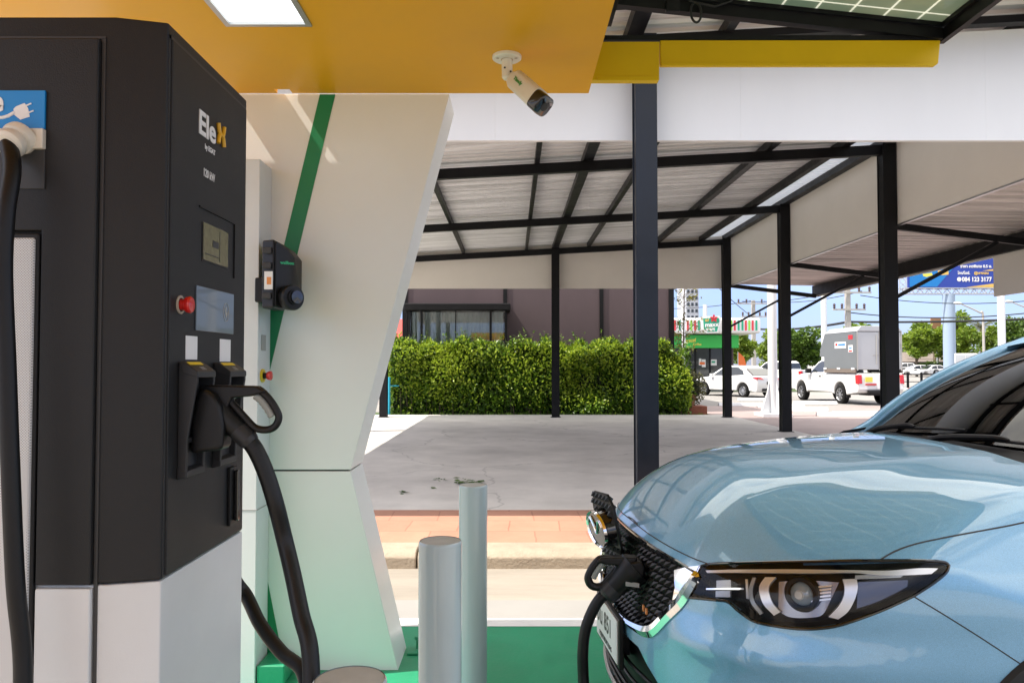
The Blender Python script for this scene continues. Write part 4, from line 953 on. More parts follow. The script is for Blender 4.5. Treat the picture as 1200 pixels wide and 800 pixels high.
# blue pipe by the hedge, red roof house far left
p = onY(456, 480, 21.6); b = MB(); b.tube([(p.x, 21.6, 0.02), (p.x, 21.6, 1.15)], .035, 10); b.tube([(p.x, 21.6, .9), (p.x + .25, 21.75, .9)], .02, 8)
tag(b.build('water_pipe', 'blue_pipe'), 'thin blue water pipe standing at the left end of the hedge', 'pipe')
rh = thing('red_roof_house', 'distant house with a red roof showing left of the hedge', 'house', (-6.5, 46, 0))
b = MB(); b.box(-11, -4.3, 46, 52, 0, 2.6); b.build('wall', 'far_wall', rh)
b = MB(); b.prism([(-11.4, 45.6, 2.6), (-11.4, 52.4, 2.6), (-11.4, 49, 4.4)], (7.5, 0, 0)); b.build('roof', 'roof_red', rh)

# ---- convenience shop
YSH = 42.0; sp = thing('convenience_shop', 'small green and white convenience shop with red and green striped fascia', 'shop', (11, 44, 0))
def hx(px, py=400, Y=YSH): return onY(px, py, Y)
s0 = hx(770).x; s1 = hx(865).x; f1 = hx(888).x
zfa = hx(800, 373).z; zfb = hx(800, 391).z; zga = hx(800, 392.5).z; zgb = hx(800, 407.5).z
b = MB(); b.box(s0, s1, YSH + 1.2, YSH + 9, 0, zfb); b.build('wall', 'far_wall', sp)
b = MB(); b.box(s0 - .5, f1, YSH - .6, YSH + 3, zfb, zfa); b.build('fascia', 'shop_white', sp, bevel=.15, seg=4)
b = MB(); b.box(s0, s1, YSH - .1, YSH + 1, zgb, zga); b.build('green_band', 'shop_green', sp)
cols = ['shop_red', 'shop_teal', 'shop_lime']; xs_ = [(791, 'shop_red'), (796.5, 'shop_teal'), (806, 'shop_red'), (810, 'shop_lime'), (814.5, 'shop_red'), (819, 'shop_teal'), (857, 'shop_lime'), (861, 'shop_red'), (865.5, 'shop_teal'), (870, 'shop_teal'), (874, 'shop_red'), (878, 'shop_lime'), (882, 'shop_red'), (886.3, 'shop_teal'), (848, 'shop_teal'), (852, 'shop_red')]
Yf = YSH - .6
for px, m_ in xs_:
    a = onY(px - 1.1, 375.2, Yf); c = onY(px + 1.1, 387, Yf); b = MB(); b.box(a.x, c.x, Yf - .03, Yf - .003, c.z, a.z); b.build('fascia_stripe', m_, sp)
b = MB(); Ys = Yf - .35
pts = [(822, 371), (843.5, 370.5), (845, 376), (841.5, 390), (828, 390.5), (823.5, 386)]
b.prism([onY(*p, Ys) for p in pts], (0, .3, 0)); sgn = b.build('shop_sign', 'shop_white', sp, bevel=.03)
pts = [(824, 373), (842.5, 372.5), (843.2, 376), (840.2, 388.2), (829, 388.8), (825, 385)]
b = MB(); b.prism([onY(*p, Ys - .02) for p in pts], (0, .018, 0)); b.build('sign_face', 'shop_teal', sgn)
t = onY(826.2, 383, Ys - .03); text('sign_lettering', 'maxx', .33, (t.x, t.y, t.z), (1, 0, .06), (0, 0, 1), 'shop_white', sgn, .004, bold=.012)
t = onY(827.2, 387.6, Ys - .03); text('sign_lettering', 'mart', .25, (t.x, t.y, t.z), (1, 0, .06), (0, 0, 1), 'shop_white', sgn, .004, bold=.01)
t = onY(826.3, 376.8, Ys - .03); text('sign_lettering', 'ฟิล์', .17, (t.x, t.y, t.z), (1, 0, .06), (0, 0, 1), 'bill_gold', sgn, .004, bold=.006)
b = MB(); c_ = onY(836.5, 373, Ys - .04)
for k in range(5):
    a = 1.57 + k * 1.2566; d = Vector((math.cos(a), 0, math.sin(a))); e = Vector((-math.sin(a), 0, math.cos(a))); b.prism([c_, c_ + d * .12 + e * .07, c_ + d * .24, c_ + d * .12 - e * .07], (0, -.02, 0))
b.build('sign_star', 'tail_red', sgn)
t = onY(803, 401.5, YSH - .1); text('band_lettering', 'กาแฟ', .26, (t.x, t.y - .02, t.z), (1, 0, .1), (0, 0, 1), 'bill_yellow', sp, .004, bold=.008)
t = onY(812, 404.5, YSH - .1); text('band_lettering', 'Coffee', .17, (t.x, t.y - .02, t.z), (1, 0, 0), (0, 0, 1), 'bill_yellow', sp, .004, bold=.004)
b = MB(); b.box(s0 + .05, s1 - .35, YSH + 1.12, YSH + 1.19, .1, zgb); sg_ = b.build('shop_window', 'dark_glass', sp)
for px in (797, 815, 832, 850):
    b = MB(); x = hx(px, 420, YSH + 1.1).x; b.box(x - .04, x + .04, YSH + 1.05, YSH + 1.12, .1, zgb); b.build('window_frame', 'black_steel', sg_)
for px0, px1, py0, py1, m_ in ((819, 822, 420, 428, 'shop_white'), (822.5, 827, 421, 430, 'shop_white'), (833, 840, 421, 428, 'shop_white'), (820, 826, 424, 427, 'flag_orange'), (834, 838, 423, 425, 'shop_teal')):
    a = hx(px0, py0, YSH + 1.08); c = hx(px1, py1, YSH + 1.08); b = MB(); b.box(a.x, c.x, YSH + 1.09 - (.02 if m_ != 'shop_white' else 0), YSH + 1.11, c.z, a.z); b.build('window_poster', m_, sg_)
b = MB(); b.box(s1 - .33, s1, YSH + .9, YSH + 1.3, 0, zgb); b.build('pillar', 'brown_wall', sp)
fl = thing('feather_flag', 'small orange feather flag at the right corner of the convenience shop', 'flag', (hx(866, 430, 43).x, 43, 0))
p = onY(865, 445, 42.6); b = MB(); b.tube([(p.x, 42.6, 0), (p.x, 42.6, 2.2)], .02, 6); b.build('flag_pole', 'white_pole', fl)
b = MB(); b.prism([(p.x + .03, 42.6, .5), (p.x + .45, 42.6, .55), (p.x + .5, 42.6, 1.3), (p.x + .35, 42.6, 1.9), (p.x + .03, 42.6, 2.2)], (0, .01, 0)); b.build('flag_cloth', 'flag_orange', fl)

# ---- billboard
YB_ = 84.0; bl = thing('billboard', 'large blue billboard with a phone number on a truss above the trees', 'billboard', (onY(1113, 400, YB_).x, YB_, 0))
A = onY(1064, 337, YB_); B = onY(1172, 337, YB_); zt_ = 15.5
# board face recedes slightly, bottom edge falling to the left
b = MB(); b.box(A.x, B.x, YB_ - .1, YB_ + .15, A.z, zt_); bf = b.build('board_face', 'bill_blue', bl)
def Q(px, py, d=.12): return onY(px, py, YB_ - d)
b = MB(); b.prism([Q(1066, 336), Q(1098, 336), Q(1118, 313), Q(1112, 302), Q(1066, 312)], (0, .015, 0)); b.build('blue_swoosh', 'bill_cyan', bf)
b = MB(); b.prism([Q(1132, 336.5), Q(1166, 332), Q(1166, 336.8)], (0, -.01, 0)); b.prism([Q(1151, 317.2), Q(1165, 315.2), Q(1165, 317.5)], (0, -.01, 0)); b.prism([Q(1099, 317), Q(1111.5, 316), Q(1111.5, 321.8), Q(1099, 322.6)], (0, -.01, 0)); b.build('gold_band', 'bill_gold', bf)
b = MB(); b.prism([Q(1081, 321), Q(1092, 319.5), Q(1093, 322.5), Q(1086, 324.6), Q(1082, 323.5)], (0, -.01, 0)); b.build('yellow_mark', 'bill_yellow', bf)
pp = Q(1124, 327.2); b = MB(); b.lathe((pp.x, pp.y, pp.z), (0, -1, 0), [(0, .24), (.01, .24), (.01, 0)], 20); b.build('phone_icon', 'shop_white', bf)
t = Q(1127.3, 329.7); text('phone_number', '084 123 3177', .68, (t.x, t.y, t.z), (1, 0, 0), (0, 0, 1), 'shop_white', bf, .01, bold=.022, sx=.86)
t = Q(1122.3, 321.3); text('billboard_lettering', 'โทร/ไลน์.', .40, (t.x, t.y, t.z), (1, 0, 0), (0, 0, 1), 'shop_white', bf, .01, bold=.012)
t = Q(1141.5, 321.3); text('billboard_lettering', '@บางเขน', .40, (t.x, t.y, t.z), (1, 0, 0), (0, 0, 1), 'bill_gold', bf, .01, bold=.012)
t = Q(1125.5, 313.5); text('billboard_lettering', 'ราคา ลดพิเศษ 0.5 บ.', .42, (t.x, t.y, t.z), (1, 0, 0), (0, 0, 1), 'shop_white', bf, .01, bold=.014)
# truss
mat('truss', (.42, .44, .47), .5)
b = MB(); za = onY(1100, 338, YB_).z; zb_ = onY(1100, 344.5, YB_).z; x0_ = onY(1054, 340, YB_).x; x1_ = B.x
for y in (YB_ - .5, YB_ + .5):
    b.bar((x0_, y, za), (x1_, y, za), .09); b.bar((x0_, y, zb_), (x1_, y, zb_), .09)
    k = 0; x = x0_
    while x < x1_: b.bar((x, y, za if k % 2 else zb_), (x + .5, y, zb_ if k % 2 else za), .07); x += .5; k += 1
k = 0
z = zb_
while z < zt_: b.bar((x0_, YB_, z), (x0_ + .75, YB_, z + .7), .07); b.bar((x0_ + .75, YB_, z), (x0_, YB_, z + .7), .07); z += .7
for x in (x0_, x0_ + .75): b.bar((x, YB_, zb_), (x, YB_, zt_), .09)
b.build('truss', 'truss', bl)
mat('pylon', (.28, .36, .46), .6)  # bluish tone puts the distance haze into the pylon colour
px_ = onY(1112.5, 400, YB_).x; b = MB(); b.lathe((px_, YB_, 0), (0, 0, 1), [(0, .62), (zb_, .62)], 20); b.build('pylon', 'pylon', bl)

# ---- low house with brown roof far right, pale tower far left of the shop
lh = thing('brown_roof_house', 'low house with a wide brown roof behind the street trees', 'house', (onY(1090, 430, 110).x, 110, 0))
a = onY(1064, 430, 110).x; c = onY(1112, 430, 110).x; b = MB(); b.box(a, c, 110, 116, 0, 2.3); b.build('wall', 'brown_wall', lh)
b = MB(); zz = onY(1090, 417, 110).z; b.prism([(a - .6, 109, 1.9), (a - .6, 117, 1.9), (a + .8, 113, zz + .6)], (c - a + .8, 0, 0)); b.build('roof', 'roof_brown', lh)
tw = thing('tower_block', 'pale distant tower block rising behind the convenience shop', 'building', (onY(812, 400, 190).x, 190, 0))
mat('tower', (.40, .42, .46), .8)
a = onY(804, 380, 190).x; c = onY(819, 380, 190).x; zt_ = onY(812, 330, 190).z; b = MB(); b.box(a, c, 190, 200, 0, zt_); b.build('wall', 'tower', tw)
for k in range(9):
    b = MB(); z = 8 + k * 1.6
    for j in range(3): b.box(a + .3 + j * 1.0, a + .9 + j * 1.0, 189.9, 190, z, z + .8)
    b.build('window', 'dark_glass', tw)
pt_ = onY(1099, 400, 100); rs = thing('rooftop_sign', 'plain terracotta coloured board standing above the trees', 'sign', (pt_.x, 100, 0))
a = onY(1091, 373, 100); c = onY(1103, 385, 100); b = MB(); b.box(a.x, c.x, 100, 100.2, c.z, a.z); b.build('board_face', 'terracotta', rs)
b = MB(); b.bar((pt_.x, 100.1, 0), (pt_.x, 100.1, c.z), .2); b.build('sign_post', 'truss', rs)

# ---- poles, lamps, cables
def white_post(px, Y, base, top, lab, flare=False, r_=.1):
    p = onY(px, 450, Y); t = thing('flagpole' if not flare else 'sign_post', lab, 'pole', (p.x, Y, base))
    b = MB(); b.tube([(p.x, Y, base), (p.x, Y, top)], r_, 14); b.build('shaft', 'white_pole', t)
    if flare:
        b = MB()
        for k in range(4):
            a = k * 1.5708 + .5; d = Vector((math.cos(a), math.sin(a), 0)); e = Vector((-d.y, d.x, 0)) * .012
            b.prism([Vector((p.x, Y, 1.05)) + d * r_ - e, Vector((p.x, Y, .12)) + d * r_ - e, Vector((p.x, Y, .12)) + d * .46 - e, Vector((p.x, Y, .30)) + d * .40 - e, Vector((p.x, Y, .7)) + d * (r_ + .09) - e], e * 2)
        b.box(p.x - .42, p.x + .42, Y - .42, Y + .42, base, .12); b.build('flared_foot', 'white_pole', t, bevel=.01)
    return t
white_post(905.5, 22.0, .02, 5.6, 'white round post with flared foot standing on the pink pavement', True, .13)
white_post(966.5, 48, 0, 9.5, 'thin white pole rising above the cargo box of the pickup', r_=.17)
white_post(1175, 38, 0, 8, 'white pole below the hanging board at the right edge', r_=.17)
white_post(827, 60, 0, onY(827, 357, 60).z, 'short white lamp pole above the convenience shop', r_=.16)
white_post(801.5, 33, 0, onY(801, 332, 33).z, 'white pole beside the sapling in front of the shop', r_=.08)
def utility_pole(px, Y, top_py, lab, r_=.17):
    p = onY(px, 430, Y); zt_ = onY(px, top_py, Y).z; t = thing('utility_pole', lab, 'utility pole', (p.x, Y, 0), 'concrete utility poles along the road')
    b = MB(); b.prism([(p.x - r_, Y - r_, 0), (p.x + r_, Y - r_, 0), (p.x + r_ * .8, Y - r_ * .8, zt_), (p.x - r_ * .8, Y - r_ * .8, zt_)], (0, 2 * r_, 0)); b.build('shaft', 'concrete_pole', t)
    for dz, w_ in ((.35, 1.5), (1.5, 1.1)):
        b = MB(); b.box(p.x - w_, p.x + w_, Y - r_ - .1, Y - r_ - .001, zt_ - dz, zt_ - dz + .11); ca = b.build('crossarm', 'concrete_pole', t)
        for s_ in (-.92, -.45, .45, .92):
            b = MB(); b.lathe((p.x + w_ * s_, Y - r_ - .05, zt_ - dz + .11), (0, 0, 1), [(0, .05), (.1, .1), (.16, .06), (.22, .1), (.34, .07), (.36, 0)], 8); b.build('insulator', 'brown_wall', ca)
    return p.x, zt_
u1 = utility_pole(883.5, 68, 352, 'concrete utility pole above the striped shop fascia')
u2 = utility_pole(994.5, 52, 338, 'concrete utility pole rising behind the grey cargo box')
u3 = utility_pole(1335, 46, 300, 'concrete utility pole beyond the right edge')
u0 = utility_pole(760, 84, 360, 'concrete utility pole hidden behind the brown building')
def cable(a, c, sag, r_, lab, nm='overhead_cable'):
    a = Vector(a); c = Vector(c); pts = [a.lerp(c, t) - Vector((0, 0, 4 * sag * t * (1 - t))) for t in np.linspace(0, 1, 17)]
    b = MB(); b.tube(pts, r_, 6); return tag(b.build(nm, 'cable_black'), lab, 'cable', 'overhead cables between the utility poles')
for k, (dy, sg, r_) in enumerate(((349, .2, .03), (356, .3, .03))):
    pass
P0 = lambda px, py, Y: onY(px, py, Y)
cable(P0(700, 392, 84), P0(883, 385, 68), .3, .07, 'thick black cable bundle behind the shop left of the utility pole')
cable(P0(883, 385, 68), P0(994, 377, 52), .25, .09, 'thick black cable bundle above the dark street tree')
cable(P0(994, 377, 52), P0(1340, 366, 46), .2, .08, 'thick black cable bundle crossing under the billboard')
cable(P0(760, 361, 84), P0(883, 352, 68), .3, .035, 'thin wire left of the pole above the shop')
cable(P0(870, 353, 68), P0(980, 341, 52), .3, .03, 'thin wire between the poles on their left insulators')
cable(P0(895, 353, 68), P0(1010, 341, 52), .35, .03, 'thin wire between the poles on their right insulators')
cable(P0(1008, 346, 52), P0(1345, 330, 46), .9, .03, 'thin sagging wire below the billboard truss')
cable(P0(994, 366, 52), P0(1335, 345, 46), .8, .04, 'thin wire between the billboard truss and the thick bundle')
cable(P0(840, 335, 40), P0(883, 372, 68), .1, .025, 'slanting wire running down to the pole above the shop')
# street lamps
def street_lamp(px, Y, top_py, arm_px, lab):
    p = onY(px, 430, Y); zt_ = onY(px, top_py, Y).z; ax_ = onY(arm_px, top_py - 12, Y); t = thing('street_lamp', lab, 'street lamp', (p.x, Y, 0), 'street lamps along the road')
    b = MB(); b.tube(spline([(p.x, Y, 0), (p.x, Y, zt_ - .3), (p.x - (.3 if arm_px < px else -.3), Y, zt_ + .15), (ax_.x, Y, ax_.z)], 6), list(np.linspace(.11, .05, 19)), 8); b.build('pole_and_arm', 'concrete_pole', t)
    s_ = -1 if arm_px < px else 1; b = MB(); b.lathe((ax_.x - s_ * .1, Y, ax_.z), (s_, 0, .1), [(0, .03), (.1, .10), (.45, .13), (.65, .08), (.7, 0)], 10); b.build('lamp_head', 'white_pole', t)
street_lamp(1153, 62, 368, 1126, 'curved street lamp with its arm to the left under the billboard')
street_lamp(1215, 66, 366, 1186, 'street lamp arm reaching in from the right edge')
street_lamp(860, 58, 392, 955, 'street lamp head near the thin white pole') if False else None

# ---- railing, red and white kerb, wheel stops
rl = thing('roadside_railing', 'low black railing on the median beside the red and white kerb', 'railing', (20, 47, 0))
for px in (1020, 1045, 1064, 1080, 1095, 1105.5, 1122, 1140, 1160, 1180):
    a = onY(px, 452, 44.5); b = MB(); b.box(a.x - .05, a.x + .05, 44.45, 44.55, 0, 1.05); b.build('railing_post', 'black_steel', rl)
b = MB(); a = onY(1010, 440, 44.5); c = onY(1200, 440, 44.5); b.bar((a.x, 44.5, .95), (c.x, 44.5, .95), .05); b.bar((a.x, 44.5, .5), (c.x, 44.5, .5), .04); b.build('rail', 'black_steel', rl)
mk = thing('striped_kerb', 'red and white striped kerb along the edge of the far lane', 'kerb', (20, 42, 0))
x = onY(1000, 455, 42.5).x; k = 0
while x < onY(1230, 455, 42.5).x:
    b = MB(); b.box(x, x + .98, 42.3, 42.6, 0, .20); b.build('kerb_stone', 'shop_red' if k % 2 else 'white_paint', mk, bevel=.02); x += .99; k += 1
b = MB(); b.lathe((0, 0, 0), (1, 0, 0), [(0, .0), (0, .07), (1.7, .07), (1.7, 0)], 4); 
ws_i = 0
for px, py in ((868, 476), (888, 470), (915, 478), (940, 482), (990, 488), (1008, 487), (955, 474)):
    a = onZ(px, py, 0); b = MB(); b.prism([(a.x - .8, a.y - .12, .021), (a.x - .8, a.y + .12, .021), (a.x - .8, a.y + .07, .13), (a.x - .8, a.y - .07, .13)], (1.6, 0, 0))
    st = b.build('wheel_stop', 'white_pole', bevel=.01); 
    tag(st, ['wheel stop nearest the thin black post', 'wheel stop in front of the saloon car', 'wheel stop just right of the flared post foot', 'wheel stop in front of the pickup front wheel', 'wheel stop under the pickup tailgate', 'wheel stop half hidden by the thick black post', 'farther wheel stop behind the pavement'][ws_i], 'wheel stop', 'white concrete wheel stops'); ws_i += 1

# ================================================================== ROAD VEHICLES (built at the origin, nose towards -X, left side towards -Y, then placed)
def wheel(par, x, y, r_, w_, side, spokes=9):
    t = bpy.data.objects.new('wheel', None); col.objects.link(t); t.location = (x, y, r_); setpar(t, par)
    b = MB(); b.lathe((x, y - side * w_ / 2, r_), (0, side, 0), [(0, r_ * .66), (0, r_ * .9), (.02, r_ * .985), (w_ * .3, r_), (w_ * .7, r_), (w_ - .02, r_ * .985), (w_, r_ * .90), (w_, r_ * .68), (w_ - .02, r_ * .66)], 36); b.build('tyre', 'tyre', t)
    b = MB(); fx = w_ / 2 - .012
    b.lathe((x, y + side * (fx - .03), r_), (0, side, 0), [(-.08, r_ * .66), (.03, r_ * .67), (.036, r_ * .64), (.02, r_ * .60), (-.06, r_ * .58)], 36)
    b.lathe((x, y + side * (fx - .04), r_), (0, side, 0), [(0, 0), (0, r_ * .16), (.03, r_ * .15), (.04, r_ * .10), (.04, 0)], 20)
    for k in range(spokes):
        a = 2 * math.pi * k / spokes; d = Vector((math.cos(a), 0, math.sin(a))); c = Vector((x, y + side * (fx - .015), r_)); b.bar(c + d * r_ * .1, c + d * r_ * .62, .032, .02, up=(0, 1, 0))
    b.build('rim', 'alloy', t)
    b = MB(); b.lathe((x, y + side * (fx - .10), r_), (0, side, 0), [(0, 0), (0, r_ * .62), (.004, r_ * .62)], 24); b.build('brake_disc', 'plastic_black', t)
    return t
def loft(profile, half_w, nm, m, par, taper=None, bevel=.03, y_c=0, seg=3):
    """side profile (x, z) extruded across; taper(z) gives half width"""
    b = MB(); n_ = len(profile); L1 = [Vector((x, -(taper(z) if taper else half_w), z)) for x, z in profile]; R1 = [Vector((x, (taper(z) if taper else half_w), z)) for x, z in profile]
    b.add(L1 + R1, [tuple(range(n_ - 1, -1, -1)), tuple(range(n_, 2 * n_))] + [(i, (i + 1) % n_, n_ + (i + 1) % n_, n_ + i) for i in range(n_)])
    return b.build(nm, m, par, bevel=bevel, seg=seg)
def arc(cx, cz, r_, a0, a1, n_=10): return [(cx + r_ * math.cos(t), cz + r_ * math.sin(t)) for t in np.linspace(a0, a1, n_)]
def side_glass(par, poly, tp, m='car_window', off=.004, nm='side_window'):
    for s_ in (-1, 1):
        b = MB(); b.prism([(x, s_ * (tp(z) + off), z) for x, z in poly], (0, -s_ * .01, 0)); b.build(nm, m, par)
def make_sedan(with_parts=True):
    root = bpy.data.objects.new('saloon_car', None); col.objects.link(root); W = .86
    wx1, wx2, r_ = .82, 3.40, .31
    low = [(0, .35), (.02, .62), (.10, .72), (.55, .86), (1.15, .93), (3.75, .98), (4.10, 1.00), (4.26, .95), (4.30, .72), (4.30, .40), (4.22, .24)] + arc(wx2, .30, .38, 0, math.pi) + arc(wx1, .30, .38, 0, math.pi) + [(.25, .24)]
    tl = lambda z: W - .10 * max(0, z - .75) - .06 * max(0, .5 - z); loft(low, W, 'body', 'white_car', root, tl, .05)
    tc_ = lambda z: W - .06 - .42 * max(0, z - .95)
    cab = [(1.05, .90), (1.85, 1.36), (2.35, 1.46), (2.95, 1.44), (3.35, 1.30), (3.95, .96)]; loft(cab, W, 'cabin', 'white_car', root, tc_, .05)
    side_glass(root, [(1.45, 1.0), (1.95, 1.32), (2.38, 1.39), (2.42, .99)], tc_); side_glass(root, [(2.48, .99), (2.46, 1.39), (2.92, 1.37), (3.28, 1.22), (3.42, 1.03)], tc_)
    b = MB(); f = lambda x, z, k: (x, k * (tc_(z) - .07), z)
    b.add([f(3.93, 1.0, -1), f(3.93, 1.0, 1), f(3.40, 1.30, 1), f(3.40, 1.30, -1)], [(0, 1, 2, 3)]); 
    b.add([f(1.10, .95, -1), f(1.10, .95, 1), f(1.82, 1.365, 1), f(1.82, 1.365, -1)], [(0, 1, 2, 3)])
    for i in range(len(b.v)): pass
    o = b.build('windscreen', 'car_window', root); o.location.z += 0
    sm = o.modifiers.new('s', 'SOLIDIFY'); sm.thickness = .05; sm.offset = 0
    for s_ in (-1, 1):
        for x in (wx1, wx2): wheel(root, x, s_ * (W - .10), r_, .2, s_, 10)
        b = MB(); b.prism([(4.31, s_ * .44, .82), (4.31, s_ * .83, .84), (4.31, s_ * .83, .93), (4.27, s_ * .60, .92)], (-.03, 0, 0)); b.prism([(4.30, s_ * .862, .82), (4.02, s_ * .864, .90), (4.20, s_ * .850, .94), (4.30, s_ * .85, .93)], (0, -s_ * .04, 0)); b.build('tail_light', 'tail_red', root)
        b = MB(); b.box(1.40, 1.55, s_ * .86, s_ * 1.0, .95, 1.07); b.build('mirror', 'white_car', root, bevel=.02)
        b = MB(); b.prism([(-.01, s_ * .45, .62), (-.01, s_ * .80, .60), (.10, s_ * .86, .66), (.06, s_ * .5, .71)], (.03, 0, 0)); b.build('headlight', 'chrome', root)
    b = MB(); b.box(4.295, 4.32, -.55, .55, .30, .42); b.box(4.305, 4.32, -.26, .26, .60, .73); b.build('bumper_insert', 'plastic_black', root)
    b = MB(); b.box(4.32, 4.326, -.20, .20, .61, .71); b.build('licence_plate', 'white_print', root)
    for x in (1.42, 2.45, 3.3):
        for s_ in (-1, 1): b = MB(); b.box(x, x + .008, s_ * (W - .01), s_ * (W + .001), .35, .92); b.build('door_seam', 'dark_print', root)
    return root
def make_pickup(box=False, name='pickup_truck'):
    root = bpy.data.objects.new(name, None); col.objects.link(root); W = .90; wx1, wx2, r_ = .90, 3.98, .36
    low = [(0, .45), (.02, .78), (.12, .95), (.35, 1.05), (1.25, 1.14), (2.2, 1.18), (5.22, 1.18), (5.28, .60), (5.20, .46)] + arc(wx2, .40, .44, -.1, math.pi + .1) + [(3.3, .42), (1.5, .42)] + arc(wx1, .40, .44, -.1, math.pi + .1) + [(.3, .45)]
    tl = lambda z: W - .07 * max(0, z - .8) - .05 * max(0, .6 - z); loft(low, W, 'body', 'white_car', root, tl, .05)
    tc_ = lambda z: W - .06 - .30 * max(0, z - 1.15); xe = 2.75 if box else 3.55
    cab = [(1.30, 1.10), (2.0, 1.62), (2.35, 1.73), (xe - .2, 1.73), (xe, 1.60), (xe + .05, 1.15)]; loft(cab, W, 'cabin', 'white_car', root, tc_, .05)
    side_glass(root, [(1.62, 1.2), (2.08, 1.56), (2.3, 1.63), (xe - .12 if box else 2.62, 1.63), (xe - .10 if box else 2.62, 1.2)], tc_)
    if not box: side_glass(root, [(2.70, 1.2), (2.70, 1.63), (xe - .22, 1.63), (xe - .08, 1.2)], tc_)
    b = MB(); f = lambda x, z, k: (x, k * (tc_(z) - .08), z)
    b.add([f(1.34, 1.15, -1), f(1.34, 1.15, 1), f(1.96, 1.60, 1), f(1.96, 1.60, -1)], [(0, 1, 2, 3)]); b.add([f(xe + .05, 1.25, -1), f(xe + .05, 1.25, 1), f(xe + .02, 1.58, 1), f(xe + .02, 1.58, -1)], [(0, 1, 2, 3)])
    o = b.build('windscreen', 'car_window', root); sm = o.modifiers.new('s', 'SOLIDIFY'); sm.thickness = .05; sm.offset = 0
    for s_ in (-1, 1):
        for x in (wx1, wx2): wheel(root, x, s_ * (W - .11), r_, .24, s_, 8)
        b = MB(); b.prism([(5.10, s_ * .905, .80), (5.285, s_ * .905, .78), (5.255, s_ * .890, 1.13), (5.05, s_ * .890, 1.10)], (0, -s_ * .05, 0)); b.prism([(5.29, s_ * .88, .80), (5.29, s_ * .74, .80), (5.26, s_ * .74, 1.12), (5.26, s_ * .86, 1.12)], (-.03, 0, 0)); b.build('tail_light', 'tail_red', root, bevel=.012)
        b = MB(); b.box(1.62, 1.80, s_ * .88, s_ * 1.08, 1.15, 1.34); b.build('mirror', 'plastic_black', root, bevel=.02)
        b = MB(); b.prism([(-.01, s_ * .5, .80), (-.01, s_ * .84, .80), (.12, s_ * .90, .90), (.08, s_ * .5, .92)], (.03, 0, 0)); b.build('headlight', 'chrome', root)
        b = MB(); b.box(wx2 + .42, wx2 + .45, s_ * .70, s_ * .88, .25, .52); b.build('mud_flap', 'rubber', root)
        b = MB(); b.box(2.42, 2.54, s_ * .885, s_ * .91, 1.02, 1.06); b.build('door_handle', 'plastic_black', root)
    for x in (1.55, 2.72):
        for s_ in (-1, 1): b = MB(); b.box(x, x + .008, s_ * (W - .01), s_ * (W + .001), .5, 1.12); b.build('door_seam', 'dark_print', root)
    b = MB(); b.box(5.26, 5.44, -.55, .55, .44, .56); b.box(4.6, 5.25, -.5, .5, .36, .50); b.build('rear_bumper', 'plastic_black', root, bevel=.02)
    b = MB(); b.box(5.30, 5.306, -.17, .17, .60, .72); b.build('licence_plate', 'white_print', root)
    return root
sd = make_sedan(); p = onZ(873, 464, 0); 
def place(o, px, py, ang, dx, dy, lab, cat, grp=None, z=0):
    """put the local point (dx, dy) over the ground point seen at px, py; ang turns the nose away from -X"""
    a = onZ(px, py, 0); c, s = math.cos(ang), math.sin(ang); o.rotation_euler = (0, 0, ang); o.location = (a.x - (dx * c - dy * s), a.y - (dx * s + dy * c), z)
    tag(o, lab, cat, grp); return o
place(sd, 870, 465.5, R(-62), 3.40, -.86, 'white saloon car with alloy wheels parked before the shop', 'car', 'white vehicles in the car park')
pk2 = make_pickup(False); place(pk2, 938, 456.5, R(-66), 5.2, -.88, 'white double cab pickup behind the sign post', 'pickup truck', 'white vehicles in the car park')
pk = make_pickup(True, 'cargo_pickup'); place(pk, 984, 473, R(-84), 3.98, -.90, 'white pickup with a tall grey cargo box on its bed', 'pickup truck')
cbx = bpy.data.objects.new('cargo_box', None); col.objects.link(cbx)
# cargo box is a part of the pickup, built in its local frame
def local_build(b, nm, m, par, root, **k):
    o = b.build(nm, m, None, **k); o.parent = par if par is not None else root; return o
bpy.data.objects.remove(cbx)
b = MB(); zt_ = 2.88; z0_ = 1.30
prof = [(2.80, z0_), (2.80, 1.80), (2.45, 1.82), (2.50, 2.1), (2.85, 2.70), (3.0, 2.74), (5.15, 2.74), (5.15, z0_)]
b.add([Vector((x, -.88, z)) for x, z in prof] + [Vector((x, .88, z)) for x, z in prof], [tuple(range(7, -1, -1)), tuple(range(8, 16))] + [(i, (i + 1) % 8, 8 + (i + 1) % 8, 8 + i) for i in range(8)])
cb = local_build(b, 'cargo_box', 'box_grey', None, pk, bevel=.02)
b = MB(); b.add([(2.86, -.90, 2.70), (2.98, -.72, 2.88), (5.20, -.72, 2.92), (5.20, -.90, 2.72), (2.86, .90, 2.70), (2.98, .72, 2.88), (5.20, .72, 2.92), (5.20, .90, 2.72)], [(0, 1, 2, 3), (7, 6, 5, 4), (1, 5, 6, 2), (0, 4, 5, 1), (3, 2, 6, 7), (0, 3, 7, 4)])
rf = local_build(b, 'box_roof', 'box_metal', cb, pk, bevel=.02)
b = MB(); b.box(2.9, 5.15, -.93, -.88, 1.19, 1.34); b.box(2.9, 5.15, .88, .93, 1.19, 1.34); local_build(b, 'side_rail', 'roof_brown', cb, pk)
for x in (3.0, 4.0, 5.0):
    b = MB(); b.box(x - .1, x + .1, -.95, -.93, 1.31, 1.38); local_build(b, 'latch', 'white_print', cb, pk)
for y0, y1 in ((-.84, -.01), (.01, .84)):
    b = MB(); b.box(5.155, 5.18, y0, y1, 1.32, 2.70); local_build(b, 'rear_door', 'box_metal', cb, pk, bevel=.008)
b = MB()
for y in (-.86, .0, .86): b.box(5.18, 5.20, y - .02, y + .02, 1.28, 2.72)
